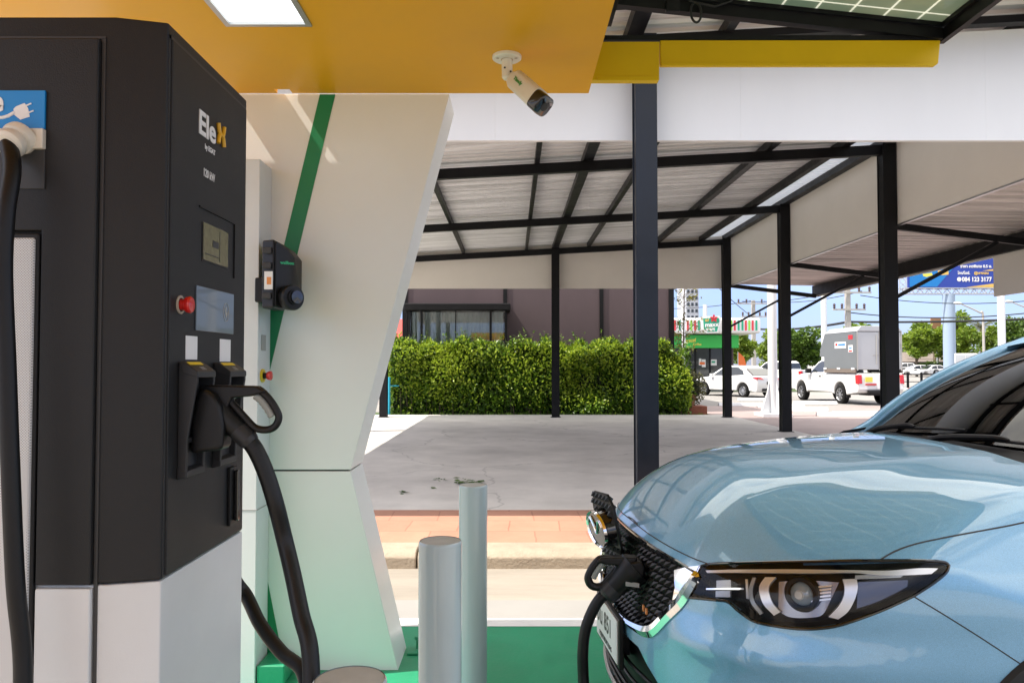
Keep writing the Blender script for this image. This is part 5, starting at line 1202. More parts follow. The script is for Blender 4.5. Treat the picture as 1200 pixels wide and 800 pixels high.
b.box(5.18, 5.20, -.25, .1, 1.83, 1.86); b.tube([(5.20, -.12, 1.5), (5.20, -.12, 2.6)], .015, 6); local_build(b, 'door_bar', 'grey_print', cb, pk)
for x0, x1, z0, z1, m_ in ((3.65, 4.45, 2.12, 2.36, 'white_print'), (4.62, 4.92, 1.96, 2.22, 'white_print'), (4.62, 4.92, 2.44, 2.60, 'tail_red')):
    b = MB(); b.box(x0, x1, -.889, -.881, z0, z1); local_build(b, 'box_sticker', m_, cb, pk)
b = MB(); b.box(3.70, 3.85, -.893, -.8895, 2.22, 2.31); b.box(4.66, 4.88, -.893, -.8895, 1.98, 2.03); local_build(b, 'sticker_print', 'tail_red', cb, pk)
b = MB(); b.box(3.9, 4.40, -.893, -.8895, 2.22, 2.29); b.box(3.72, 4.38, -.893, -.8895, 2.15, 2.17); b.box(4.67, 4.87, -.893, -.8895, 2.08, 2.13); local_build(b, 'sticker_print', 'bill_cyan', cb, pk)
for y0, y1, z0, z1, m_ in ((-.62, -.35, .86, 1.04, 'bill_yellow'), (.15, .55, .98, 1.06, 'bill_yellow'), (.1, .6, .80, .92, 'flag_orange'), (-.62, -.2, .74, .80, 'tail_red')):
    b = MB(); b.box(5.275, 5.30, y0, y1, z0, z1); local_build(b, 'tailgate_sticker', m_, None, pk)
b = MB(); b.tube([(5.22, .55, 2.68), (5.25, .62, 2.2), (5.24, .70, 1.9)], .02, 6); local_build(b, 'green_rope', 'shop_lime', cb, pk)

s2 = copy_tree(sd); place(s2, 1064, 441.5, R(-8), .9, -.86, 'distant white saloon car just right of the thick black post', 'car', 'distant cars across the road')
s3 = copy_tree(sd); place(s3, 1086, 441.8, R(8), .9, -.86, 'distant white saloon car between the railing and the box truck', 'car', 'distant cars across the road')
p5 = copy_tree(pk2); place(p5, 1048, 441, R(0), .9, -.86, 'distant pickup mostly behind the thick black post', 'pickup truck', 'distant cars across the road')
# white box truck seen from behind
bt = bpy.data.objects.new('box_truck', None); col.objects.link(bt)
b = MB(); b.box(1.6, 5.4, -1.05, 1.05, .85, 3.05); cb2 = b.build('cargo_box', 'shop_white', bt, bevel=.06, seg=3)
for y0, y1 in ((-.97, -.02), (.02, .97)): b = MB(); b.box(5.40, 5.43, y0, y1, .95, 2.92); b.build('rear_door', 'box_metal', cb2, bevel=.01)
b = MB(); b.prism([(0, -.95, .5), (0, -.95, 1.3), (.5, -.95, 2.2), (1.5, -.95, 2.3), (1.5, -.95, .5)], (0, 1.9, 0)); b.build('cab', 'white_car', bt, bevel=.08)
b = MB(); b.box(.3, 5.3, -.6, .6, .55, .84); b.build('chassis', 'plastic_black', bt)
for s_ in (-1, 1):
    for x in (.9, 4.4): wheel(bt, x, s_ * .85, .38, .25, s_, 6)
    b = MB(); b.box(5.40, 5.44, s_ * .70, s_ * .98, .60, .76); b.build('tail_light', 'tail_red', bt)
b = MB(); b.box(5.405, 5.42, -.2, .2, .62, .75); b.build('licence_plate', 'white_print', bt)
bt.scale = (.82,) * 3; place(bt, 1119, 446.5, R(-126), 5.4 * .82, -1.05 * .82, 'white box truck seen from behind on the far road', 'truck')

# ================================================================== THE BLUE CAR
PSI = R(5.5); CO = Vector((.385, 2.93, 0)); cps, sps = math.cos(PSI), math.sin(PSI)
def c2w(x, y, z): return Vector((CO.x + x * cps - y * sps, CO.y + x * sps + y * cps, z))
def w2c(p): dx, dy = p[0] - CO.x, p[1] - CO.y; return (dx * cps + dy * sps, -dx * sps + dy * cps, p[2])
def dense(pts, lo, hi, sig=.02):
    g = np.arange(lo, hi, .001); xs, ys = zip(*pts); v = np.interp(g, xs, ys); k = np.arange(-int(3 * sig / .001), int(3 * sig / .001) + 1); w_ = np.exp(-(k * .001 / sig) ** 2 / 2); w_ /= w_.sum()
    vp = np.pad(v, len(k) // 2, mode='reflect', reflect_type='odd'); return g, np.convolve(vp, w_, 'valid')
gZC = dense([(-.4, .40), (-.1, .72), (0, .86), (.04, .91), (.08, .955), (.14, 1.02), (.22, 1.085), (.33, 1.135), (.48, 1.172), (.65, 1.19), (.85, 1.202), (1.12, 1.212), (1.5, 1.22), (5, 1.22)], -.4, 5, .03)
gD = dense([(-1, .42), (.15, .38), (.24, .36), (.66, .21), (1.06, .11), (1.4, .10), (5, .10)], -1, 5, .08)
gB = dense([(-.2, .5), (.15, .11), (.25, .03), (.35, .0), (.5, -.006), (.6, -.002), (.7, .010), (.8, .027), (.88, .048), (.95, .09), (1.05, .2), (1.5, .8)], -.2, 1.5, .025)
gA = dense([(0, 0), (.2, .004), (.38, .030), (.5, .065), (.6, .115), (.7, .20), (.8, .34), (.86, .52), (.90, .75), (.92, 1.0), (.95, 1.3), (1.3, 4)], 0, 1.3, .02)
gW = dense([(-.2, .80), (.2, .86), (.35, .905), (.5, .92), (.7, .925), (.8, .915), (.9, .885), (1.0, .84), (1.1, .80), (1.2, .76), (1.3, .72), (1.6, .6)], -.2, 1.6, .03)
def smax(a, b, k): h = np.maximum(k - np.abs(a - b), 0) / k; return np.maximum(a, b) + h * h * k / 4
WX, WZ, WR = 1.16, .355, .40
def F(P_):
    x, y, z = P_[..., 0], P_[..., 1], P_[..., 2]; ay = np.sqrt(y * y + 1e-4)
    zh = np.interp(x, *gZC) - np.interp(x, *gD) * (ay / .85) ** 2.2
    zh = zh + .004 * np.exp(-((ay - (.46 - .06 * x)) / .07) ** 2) * np.clip((x - .15) / .3, 0, 1)
    top = z - zh
    fr = np.interp(ay, *gA) + np.interp(z, *gB) - x
    # bumper sculpting: a shelf under the lamps and a crease further down
    o = np.clip((ay - .42) / .25, 0, 1); o = o * o * (3 - 2 * o)
    fr = fr - o * .020 * np.exp(-((z - .655) / .040) ** 2) + o * .012 * np.exp(-((z - .75) / .035) ** 2)
    sd = ay - np.interp(z, *gW)
    r_ = np.sqrt((x - WX) ** 2 + (z - WZ) ** 2); sd = sd - .016 * np.exp(-((r_ - .42) / .05) ** 2)
    sd = sd * 1.0
    rear = x - (4.50 - .30 * np.clip((ay - .55) / .4, 0, 2) ** 2 - .12 * np.clip(z - .9, 0, 1))
    f = smax(sd, fr, .12); f = smax(top, f, .075); f = smax(f, rear, .1); return f
def normal(P_):
    g = np.zeros_like(P_); h = .004
    for k in range(3):
        e = np.zeros(3); e[k] = h; g[..., k] = F(P_ + e) - F(P_ - e)
    return g / np.maximum(np.linalg.norm(g, axis=-1, keepdims=True), 1e-9)
def root_along(O, D, t0, t1, first=False):
    """O, D arrays; sign change of F between t0 (one sign) and t1"""
    lo = np.full(len(O), t0, float); hi = np.full(len(O), t1, float)
    s0 = F(O + D * lo[:, None]) > 0
    for _ in range(34):
        mid = (lo + hi) / 2; s = (F(O + D * mid[:, None]) > 0) == s0; lo = np.where(s, mid, lo); hi = np.where(s, hi, mid)
    return O + D * ((lo + hi) / 2)[:, None]
def px2car(px, py):
    """first hit of the camera ray with the body shell, car coordinates"""
    d = ray(px, py); o = Vector((0, 0, EYE)); ts = np.arange(1.2, 5.5, .004)
    P_ = np.array([w2c(o + d * float(t)) for t in (ts[0], ts[-1])]); pts = P_[0] + (P_[1] - P_[0]) * ((ts - ts[0]) / (ts[-1] - ts[0]))[:, None]
    s = F(pts) < 0
    if not s.any(): i = int(np.argmin(F(pts))); return pts[i]
    i = int(np.argmax(s)); return root_along(pts[i - 1:i], (pts[i] - pts[i - 1])[None], 0, 1)[0]
def fr_pt(y, z): return root_along(np.array([[-.6, y, z]]), np.array([[1., 0, 0]]), 0, 1.9)[0]
def sd_pt(x, z, s=-1): return root_along(np.array([[x, s * 1.3, z]]), np.array([[0, -s * 1., 0]]), 0, 1.2)[0]
def tp_pt(x, y): return root_along(np.array([[x, y, 1.6]]), np.array([[0, 0, -1.]]), 0, 1.0)[0]
C0 = np.array([1.5, 0, .55]); D0 = np.array([-1, 0, .62]); D0 /= np.linalg.norm(D0); E1 = np.array([0, 1., 0]); E2 = np.cross(D0, E1)
def proj(p):
    d = np.asarray(p) - C0; d = d / np.linalg.norm(d, axis=-1, keepdims=True); a = np.arccos(np.clip(d @ D0, -1, 1)); u, v = d @ E1, d @ E2; n_ = np.maximum(np.hypot(u, v), 1e-9); return np.stack([a * u / n_, a * v / n_], -1)
def unproj(q):
    a = np.maximum(np.hypot(q[:, 0], q[:, 1]), 1e-9); D = D0[None] * np.cos(a)[:, None] + (E1[None] * (q[:, 0] / a)[:, None] + E2[None] * (q[:, 1] / a)[:, None]) * np.sin(a)[:, None]
    return root_along(np.repeat(C0[None], len(q), 0), D, .05, 3.5)
def snap(p): return unproj(proj(np.asarray([p])))[0]
def curve(pts, n_=6, smooth=True):
    """car-space polyline on the body through pts"""
    pp = [Vector(p) for p in pts]; c = spline(pp, n_) if smooth else [pp[i].lerp(pp[i + 1], k / n_) for i in range(len(pp) - 1) for k in range(n_)] + [pp[-1]]
    q = proj(np.array([tuple(p) for p in c])); return [tuple(p) for p in unproj(q)]
def mir(c): return [(p[0], -p[1], p[2]) for p in reversed(c)]
def inside(q, poly):
    x, y = q[:, 0], q[:, 1]; r = np.zeros(len(q), bool); n_ = len(poly); j = n_ - 1
    for i in range(n_):
        xi, yi = poly[i]; xj, yj = poly[j]; c = ((yi > y) != (yj > y)); 
        with np.errstate(divide='ignore', invalid='ignore'): c &= x < (xj - xi) * (y - yi) / (yj - yi) + xi
        r ^= c; j = i
    return r
print('yaw pts', [tuple(np.round(PX(*q), 3)) for q in ((1112, 662), (806, 700), (1199, 612), (1184, 771), (788, 668), (745, 740))]) if 0 else None
def panel(name, loop, holes, m, par, off=0., step=.022, lip=.018, gap=.0):
    """sheet-metal panel on the body shell inside a loop of car-space points, edges turned in"""
    L2 = proj(np.array(loop)); H2 = [proj(np.array(h)) for h in holes]
    V = [tuple(p) for p in L2]; E = [(i, (i + 1) % len(L2)) for i in range(len(L2))]; k = len(V)
    for h in H2: V += [tuple(p) for p in h]; E += [(k + i, k + (i + 1) % len(h)) for i in range(len(h))]; k = len(V)
    lo, hi = L2.min(0), L2.max(0); gx, gy = np.meshgrid(np.arange(lo[0], hi[0], step), np.arange(lo[1], hi[1], step)); gx[1::2] += step / 2
    G = np.stack([gx.ravel(), gy.ravel()], -1); G = G[inside(G, L2)]
    for h in H2: G = G[~inside(G, h)]
    allb = np.array(V); 
    if len(G): dd = np.min(np.linalg.norm(G[:, None] - allb[None], axis=-1), 1); G = G[dd > step * .45]
    V += [tuple(p) for p in G]
    vo, eo, fo, ov, oe, of = delaunay_2d_cdt([Vector(p) for p in V], E, [], 0, 1e-7)
    vo = np.array([tuple(p) for p in vo]); cen = np.array([vo[list(f)].mean(0) for f in fo]); ok = inside(cen, L2)
    for h in H2: ok &= ~inside(cen, h)
    fs = [f for f, o_ in zip(fo, ok) if o_]
    P3 = unproj(vo); N3 = normal(P3); P3 = P3 + N3 * off
    # turned-in edges
    cnt = {}
    for f in fs:
        for a, b_ in zip(f, f[1:] + f[:1]) if isinstance(f, list) else zip(f, tuple(f[1:]) + tuple(f[:1])): cnt[(a, b_)] = 1
    be = [(a, b_) for (a, b_) in cnt if (b_, a) not in cnt]; idx = {}; verts = [tuple(c2w(*p)) for p in P3]; norms = [N3[i] for i in range(len(P3))]; faces = [tuple(f) for f in fs]; nf = len(faces)
    if lip:
        for a, b_ in be:
            for v in (a, b_):
                if v not in idx: idx[v] = len(verts); verts.append(tuple(c2w(*(P3[v] - N3[v] * lip))))
            faces.append((b_, a, idx[a], idx[b_]))
    me = bpy.data.meshes.new(name); me.from_pydata(verts, [], faces); 
    me.polygons.foreach_set('use_smooth', [True] * nf + [False] * (len(faces) - nf)); me.update()
    # make the panel face outwards, then exact shell normals
    nw = [Vector((n_[0] * cps - n_[1] * sps, n_[0] * sps + n_[1] * cps, n_[2])) for n_ in norms]
    f0 = me.polygons[0]; flip = f0.normal.dot(nw[f0.vertices[0]]) < 0
    if flip: me.flip_normals()
    ln = []
    for p in me.polygons:
        for v in p.vertices: ln.append(nw[v] if p.index < nf else p.normal.copy())
    me.normals_split_custom_set(ln)
    me.materials.append(M[m] if isinstance(m, str) else m); o = bpy.data.objects.new(name, me); col.objects.link(o); setpar(o, par); return o
def seam(name, c, r_, par, m='dark_print', off=0.0, closed=False):
    N_ = normal(np.array(c)); b = MB(); b.tube([c2w(*(np.array(p) + n_ * off)) for p, n_ in zip(c, N_)], r_, 8, closed=closed); return b.build(name, m, par)

car = thing('blue_car', 'light metallic blue sport utility car plugged in for charging at the right', 'car', c2w(2.2, 0, 0))
PX = px2car
_q = [PX(737, 606), PX(760, 625), PX(790, 643), PX(813, 654), PX(831, 660.5)]; print('HF', _q); eHF = curve([fr_pt(0, _q[0][2] + .004), fr_pt(_q[0][1] * .5, _q[0][2] + .003)] + _q, 5)     # hood front edge, near half
eHL1 = curve([PX(831, 660.5), PX(880, 659), PX(950, 657.5), PX(1030, 656.5)], 8)
eHS = curve([PX(1030, 656.5), PX(1050, 645), PX(1075, 636.5), PX(1110, 629), PX(1150, 621.5), PX(1199, 612), tp_pt(1.20, -.80), tp_pt(1.31, -.785)], 6)
eCW = curve([tp_pt(1.31, -.785), tp_pt(1.27, -.68), tp_pt(1.24, -.50), tp_pt(1.215, -.25), tp_pt(1.205, 0)], 6)
near = eHF[:-1] + eHL1[:-1] + eHS[:-1] + eCW            # centre front -> near side -> centre rear
hood_loop = near[:-1] + mir(near)[:-1]
panel('bonnet', hood_loop, [], 'car_paint', car)
eHLT = curve([PX(1030, 656.5), PX(1070, 656.5), PX(1104, 658), PX(1112, 662)], 5)
eHLR = curve([PX(1112, 662), PX(1108, 671), PX(1092, 684), PX(1070, 698)], 4)
eHLB = curve([PX(1070, 698), PX(1035, 714), PX(1000, 727), PX(975, 734), PX(945, 736.5), PX(912, 733.5), PX(884, 727.5), PX(866, 716), PX(853, 705), PX(838, 702.5), PX(806, 699.5)], 5)
eHLL = curve([PX(806, 699.5), PX(812, 682), PX(820, 663.5)], 4); eHLL2 = curve([PX(820, 663.5), PX(831, 660.5)], 3)
hl_loop = eHL1[:-1] + eHLT[:-1] + eHLR[:-1] + eHLB[:-1] + eHLL[:-1] + eHLL2[:-1]
th0 = None
arch = [tuple(sd_pt(WX + WR * math.cos(t), WZ + WR * math.sin(t))) for t in np.linspace(math.pi + .30, -.30, 34)]
aN = [PX(1184, 771)]; ap = np.array(aN[0]); ia = int(np.argmin([np.linalg.norm(np.array(p)[[0, 2]] - ap[[0, 2]]) for p in arch]))
eFB = curve([PX(1070, 698), PX(1105, 719), PX(1145, 744), arch[ia]], 6)
gr_half = [(0, .885), (.16, .884), (.32, .878), (.46, .868), (.545, .855), (.558, .838), (.548, .79), (.515, .73), (.46, .665), (.41, .618), (.37, .600), (.30, .590), (.15, .583), (0, .58)]
gR = [tuple(fr_pt(-y, z)) for y, z in gr_half]
g2 = curve(gR[:5], 4)[:-1] + curve(gR[4:], 6)
grille = g2[:-1] + mir(g2)[:-1]
lo_half = [(0, .545), (.30, .545), (.40, .50), (.62, .37), (.66, .32), (.60, .27), (.4, .25), (0, .25)]
l2 = curve([tuple(fr_pt(-y, z)) for y, z in lo_half], 4, smooth=False); intake = l2[:-1] + mir(l2)[:-1]
bot = curve([arch[0], sd_pt(.70, .205), sd_pt(.60, .20), fr_pt(-.70, .195), fr_pt(-.45, .195), fr_pt(0, .195)], 6, smooth=False)
nb = eHF[:-1] + list(reversed(eHLL2))[:-1] + list(reversed(eHLL))[:-1] + list(reversed(eHLB))[:-1] + eFB[:-1] + list(reversed(arch[:ia + 1]))[:-1] + bot
panel('front_bumper', nb[:-1] + mir(nb)[:-1], [grille, intake], 'car_paint', car)
belt = curve([tp_pt(1.31, -.785), sd_pt(1.45, 1.085), sd_pt(1.80, 1.075)], 5, smooth=False)
door = curve([sd_pt(1.80, 1.075), sd_pt(1.80, .8), sd_pt(1.78, .5), sd_pt(1.74, .26)], 5, smooth=False)
fl_ = list(reversed(eHLR))[:-1] + list(reversed(eHLT))[:-1] + eHS[:-1] + belt[:-1] + door[:-1] + curve([door[-1], arch[-1]], 4, smooth=False)[:-1] + list(reversed(arch[ia:]))[:-1] + list(reversed(eFB))[:-1]
panel('front_wing', fl_, [], 'car_paint', car); panel('front_wing', mir(fl_), [], 'car_paint', car)
for s_ in (0, 1):
    mm = mir if s_ else (lambda c: c)
    seam('bonnet_seam', mm(eHS), .0024, car); seam('lamp_gap', mm(eHL1), .0042, car); seam('wing_seam', mm(eFB), .0019, car)
seam('bonnet_seam', mir(eHF)[:-1] + eHF, .0020, car)
# wheel arch cladding, wheels, floor pan
for s_ in (-1, 1):
    for wx, a0, a1 in ((WX, math.pi + .22, -.22), (3.86, math.pi + .22, -.22)):
        vs = []; fs = []; ts = np.linspace(a0, a1, 44)
        for t in ts:
            for rr, do in ((WR - .045, -.05), (WR - .03, .004), (WR - .018, .014), (WR + .008, .014), (WR + .016, .001)):
                p = sd_pt(wx + rr * math.cos(t), WZ + rr * math.sin(t), s_); vs.append(c2w(p[0], p[1] + s_ * do, p[2]))
        for i in range(len(ts) - 1):
            for k in range(4): fs.append((i * 5 + k, i * 5 + k + 1, (i + 1) * 5 + k + 1, (i + 1) * 5 + k))
        b = MB(); b.add(vs, fs, True); b.build('arch_cladding', 'plastic_grey', car)
        b = MB(); lin = []
        for t in np.linspace(a0, a1, 30): lin += [c2w(wx + (WR - .03) * math.cos(t), s_ * .86, WZ + (WR - .03) * math.sin(t)), c2w(wx + (WR - .03) * math.cos(t), s_ * .50, WZ + (WR - .03) * math.sin(t))]
        b.add(lin, [(2 * i, 2 * i + 1, 2 * i + 3, 2 * i + 2) for i in range(29)]); b.add([lin[2 * i + 1] for i in range(30)], [tuple(range(30))]); b.build('wheel_well', 'interior', car)
def cwheel(x, s_):
    t = bpy.data.objects.new('wheel', None); col.objects.link(t); t.location = c2w(x, s_ * .80, WZ); setpar(t, car); ax_ = (c2w(0, s_, 0) - c2w(0, 0, 0)); r_ = .352; c = c2w(x, s_ * .76, WZ)
    b = MB(); b.lathe(c, ax_, [(-.10, r_ * .70), (-.11, r_ * .9), (-.09, r_ * .985), (-.04, r_), (.07, r_), (.10, r_ * .985), (.115, r_ * .9), (.11, r_ * .70)], 48); b.build('tyre', 'tyre', t)
    b = MB(); b.lathe(c, ax_, [(-.06, r_ * .66), (.10, r_ * .71), (.108, r_ * .69), (.09, r_ * .66), (-.04, r_ * .62)], 48); b.lathe(c, ax_, [(.05, 0), (.085, .03), (.08, .06), (.04, .07)], 24)
    for k in range(10):
        a = k * math.pi / 5; d = (c2w(math.cos(a), 0, 0) - c2w(0, 0, 0)) + Vector((0, 0, math.sin(a))); b.bar(c + ax_ * .07 + d * .05, c + ax_ * .09 + d * r_ * .68, .03, .02, up=ax_)
    b.build('rim', 'alloy', t); b = MB(); b.lathe(c, ax_, [(.0, 0), (.0, .15), (.01, .15)], 30); b.build('brake_disc', 'satin_metal', t)
for x in (WX, 3.86):
    for s_ in (-1, 1): cwheel(x, s_)
def cprism(pts, vec, b=None):
    b = b or MB(); o = c2w(0, 0, 0); v = c2w(*vec) - o; b.prism([c2w(*p) for p in pts], v); return b
def cbox(x0, x1, y0, y1, z0, z1, b=None): return cprism([(x0, y0, z0), (x1, y0, z0), (x1, y1, z0), (x0, y1, z0)], (0, 0, z1 - z0), b)
b = cbox(.35, 4.3, -.5, .5, .22, .70); cbox(.25, .6, -.48, .48, .27, .95, b); cbox(1.65, 3.4, -.82, .82, .22, .60, b); b.build('floor_pan', 'interior', car)
# body sides behind the wings, tail
for s_ in (-1, 1):
    xs = np.linspace(1.803, 4.36, 60); zs_ = list(np.linspace(.26, 1.075, 22)); vs = []; fs = []
    for x in xs:
        for z in zs_: vs.append(sd_pt(x, z, s_))
    P3 = np.array(vs); N3 = normal(P3)
    for i in range(len(xs) - 1):
        for k in range(len(zs_) - 1):
            xc = (xs[i] + xs[i + 1]) / 2; zc_ = (zs_[k] + zs_[k + 1]) / 2
            if (xc - 3.86) ** 2 + (zc_ - WZ) ** 2 < (WR - .005) ** 2: continue
            q = (i * 22 + k, (i + 1) * 22 + k, (i + 1) * 22 + k + 1, i * 22 + k + 1); fs.append(q)
    b = MB(); b.add([c2w(*p) for p in P3], fs, True); b.build('body_side', 'car_paint', car, ang=60)
    b = cbox(1.72, 3.45, s_ * .80, s_ * .905, .20, .30); b.build('sill', 'plastic_grey', car, bevel=.01)
    for x in (1.803, 2.80):
        b = MB(); b.tube([c2w(*(sd_pt(x, z, s_))) for z in np.linspace(.32, 1.07, 14)], .0025, 6); b.build('door_seam', 'dark_print', car)
    for x in (2.62, 3.45):
        p = sd_pt(x, .93, s_); b = MB(); b.tube(spline([c2w(x - .09, p[1], .93), c2w(x - .07, p[1] + s_ * .03, .935), c2w(x + .07, p[1] + s_ * .03, .935), c2w(x + .09, p[1], .93)], 4), .010, 8); b.build('door_handle', 'car_paint', car)
b = MB(); vs = []; ys = np.linspace(-.84, .84, 22); zs_ = np.linspace(.26, 1.075, 14)
for y in ys:
    for z in zs_: p = root_along(np.array([[5.2, y, z]]), np.array([[-1., 0, 0]]), 0, 1.5)[0]; vs.append(c2w(*p))
b.add(vs, [(i * 14 + k, (i + 1) * 14 + k, (i + 1) * 14 + k + 1, i * 14 + k + 1) for i in range(21) for k in range(13)], True); b.build('tailgate', 'car_paint', car)
for s_ in (-1, 1):
    b = MB(); vs = []
    for y in np.linspace(.50, .86, 8):
        for z in (.90, .95, 1.0, 1.03): p = root_along(np.array([[5.2, s_ * y, z]]), np.array([[-1., 0, 0]]), 0, 1.5)[0]; vs.append(c2w(p[0] + .012, p[1], p[2]))
    b.add(vs, [(i * 4 + k, (i + 1) * 4 + k, (i + 1) * 4 + k + 1, i * 4 + k + 1) for i in range(7) for k in range(3)], True); b.build('tail_light', 'tail_red', car)
# ---- glasshouse
def ws(s, t, o=0):
    y = s * (.715 - .135 * t); x = 1.335 + .70 * t + .085 * s * s * (1 - .3 * t) - .03 * math.sin(math.pi * t) ; z = 1.185 + .435 * t + .035 * math.sin(math.pi * t) - (.025 + .02 * t) * s * s
    return Vector((x - .5 * o, y, z + .8 * o))
b = MB(); NS, NT = 29, 15; vs = [c2w(*ws(s, t)) for t in np.linspace(-.02, 1.0, NT) for s in np.linspace(-1, 1, NS)]
b.add(vs, [(i * NS + k, i * NS + k + 1, (i + 1) * NS + k + 1, (i + 1) * NS + k) for i in range(NT - 1) for k in range(NS - 1)], True); b.build('windscreen', 'windscreen', car)
# black ceramic border inside the glass
b = MB()
for t0, t1, s0, s1 in ((-.02, .07, -1, 1), (.95, 1.0, -1, 1)):
    ss = np.linspace(s0, s1, NS); vs = [c2w(*ws(s, t, -.004)) for t in (t0, t1) for s in ss]; b.add(vs, [(k, k + 1, NS + k + 1, NS + k) for k in range(NS - 1)], True)
for s0, s1 in ((-1, -.955), (.955, 1)):
    tt = np.linspace(.07, .95, NT); vs = [c2w(*ws(s, t, -.004)) for s in (s0, s1) for t in tt]; b.add(vs, [(k, k + 1, NT + k + 1, NT + k) for k in range(NT - 1)], True)
b.build('glass_border', 'gloss_black', car)
railp = lambda s_: [(1.30, s_ * .778, 1.105)] + [tuple(Vector(ws(s_, t)) + Vector((.0, s_ * (.038 - .004 * t), -.004))) for t in np.linspace(.06, 1, 7)] + [(2.35, s_ * .605, 1.642), (2.8, s_ * .60, 1.655), (3.4, s_ * .595, 1.63), (3.9, s_ * .60, 1.55), (4.25, s_ * .68, 1.25), (4.36, s_ * .74, 1.07)]
for s_ in (-1, 1):
    rp = railp(s_); b = MB(); b.tube(spline([c2w(*p) for p in rp], 5), [.030] * 3 + [.034] * 63 if False else .032, 14); b.build('roof_pillar', 'car_paint', car)
    # side glass from belt to rail
    rs_ = [p for p in rp if p[0] > 1.34]; b = MB(); vs = []
    xs_b = np.linspace(1.62, 4.22, len(rs_))
    for p, xb in zip(rs_, xs_b): q = sd_pt(min(xb, 4.3), 1.07, s_); vs += [c2w(xb, q[1] - s_ * .035, 1.07), c2w(p[0] + .02, p[1], p[2] - .01)]
    b.add(vs, [(2 * i, 2 * i + 2, 2 * i + 3, 2 * i + 1) for i in range(len(rs_) - 1)], True); b.build('side_window', 'car_window', car)
    b = MB(); b.add([c2w(1.30, s_ * .785, 1.09), c2w(1.45, s_ * .80, 1.075), c2w(1.75, s_ * .80, 1.075), c2w(1.72, s_ * .72, 1.34)], [(0, 1, 2, 3)]); b.build('quarter_trim', 'gloss_black', car)
    b = MB()
    for x, xt in ((2.78, 2.85),): q = sd_pt(x, 1.07, s_); b.bar(c2w(x, q[1] - s_ * .022, 1.07), c2w(xt, s_ * .622, 1.64), .07, .012, up=c2w(0, 1, 0) - c2w(0, 0, 0))
    b.build('door_pillar', 'gloss_black', car)
    b = MB(); b.tube([c2w(*(sd_pt(x, 1.075, s_) + np.array([0, -s_ * .008, .004]))) for x in np.linspace(1.45, 4.3, 24)], .010, 8); b.build('belt_trim', 'chrome', car)
    b = MB(); mc = c2w(1.66, s_ * 1.00, 1.14); b.lathe(mc - (c2w(.08, 0, 0) - c2w(0, 0, 0)), c2w(1, 0, 0) - c2w(0, 0, 0), [(0, .02), (.02, .06), (.06, .085), (.14, .095), (.16, .09), (.165, 0)], 20); mo = b.build('door_mirror', 'car_paint', car)
    b = MB(); b.bar(c2w(1.70, s_ * .80, 1.08), c2w(1.70, s_ * .98, 1.10), .07, .03); b.build('mirror_arm', 'gloss_black', mo)
b = MB(); xs = np.linspace(2.03, 3.92, 20); vs = []
for x in xs:
    zt_ = np.interp(x, [2.03, 2.35, 2.8, 3.4, 3.92], [1.618, 1.665, 1.682, 1.655, 1.565])
    for s in np.linspace(-1, 1, 15): vs.append(c2w(x + .05 * s * s * (1 if x < 2.1 else 0), s * .60, zt_ - .035 * s * s + .004))
b.add(vs, [(i * 15 + k, i * 15 + k + 1, (i + 1) * 15 + k + 1, (i + 1) * 15 + k) for i in range(19) for k in range(14)], True); b.build('roof', 'car_paint', car)
b = MB(); b.add([c2w(3.93, -.60, 1.55), c2w(3.93, .60, 1.55), c2w(4.34, .72, 1.08), c2w(4.34, -.72, 1.08)], [(0, 1, 2, 3)]); b.build('rear_window', 'car_window', car)
# cowl: black grille panel below the glass
b = MB(); vs = []; full = eCW[:-1] + mir(eCW); 
for p in full:
    s = max(-1, min(1, -p[1] / .76)); q = ws(-s, .03)
    q = Vector((q.x, p[1] * .93 if abs(p[1]) > .5 else p[1], q.z))
    for t in (0, .35, 1.0): pz = Vector(p).lerp(q, t); vs.append(c2w(pz.x + (.004 if t == 0 else 0), pz.y, pz.z - (.012 if t < .1 else .022 if t < .5 else .0)))
b.add(vs, [(i * 3 + k, (i + 1) * 3 + k, (i + 1) * 3 + k + 1, i * 3 + k + 1) for i in range(len(full) - 1) for k in range(2)], True); b.build('cowl_panel', 'plastic_black', car)
for s_ in (-1, 1):
    b = MB(); vsx = [c2w(1.275, s_ * .77, 1.137), c2w(1.32, s_ * .80, 1.115), c2w(1.44, s_ * .775, 1.16), c2w(1.42, s_ * .70, 1.19), c2w(1.29, s_ * .68, 1.175)]; b.prism(vsx, (0, 0, .006)); b.build('cowl_corner', 'plastic_black', car, bevel=.004)
# wipers parked along the glass
for (sa, sb, ta, tb) in ((.78, -.10, .035, .085), (.06, -.92, .030, .075)):
    w0 = bpy.data.objects.new('wiper', None); col.objects.link(w0); w0.location = c2w(*ws(sa, ta)); setpar(w0, car)
    pts = [c2w(*ws(s, t, .018)) for s, t in zip(np.linspace(sa, sb, 12), np.linspace(ta, tb, 12))]; b = MB(); b.tube(pts, .006, 8); b.build('blade', 'rubber', w0)
    m_ = (sa + sb) / 2; pts = [c2w(*ws(sa + .02, -.035, .03)), c2w(*ws((sa * .75 + m_ * .25), -.01, .045)), c2w(*ws(m_ + .08, (ta + tb) / 2 - .01, .036)), c2w(*ws(m_, (ta + tb) / 2, .024))]
    b = MB(); b.tube(spline(pts, 5), [.013] * 6 + list(np.linspace(.013, .007, 10)), 8); b.build('arm', 'plastic_black', w0)
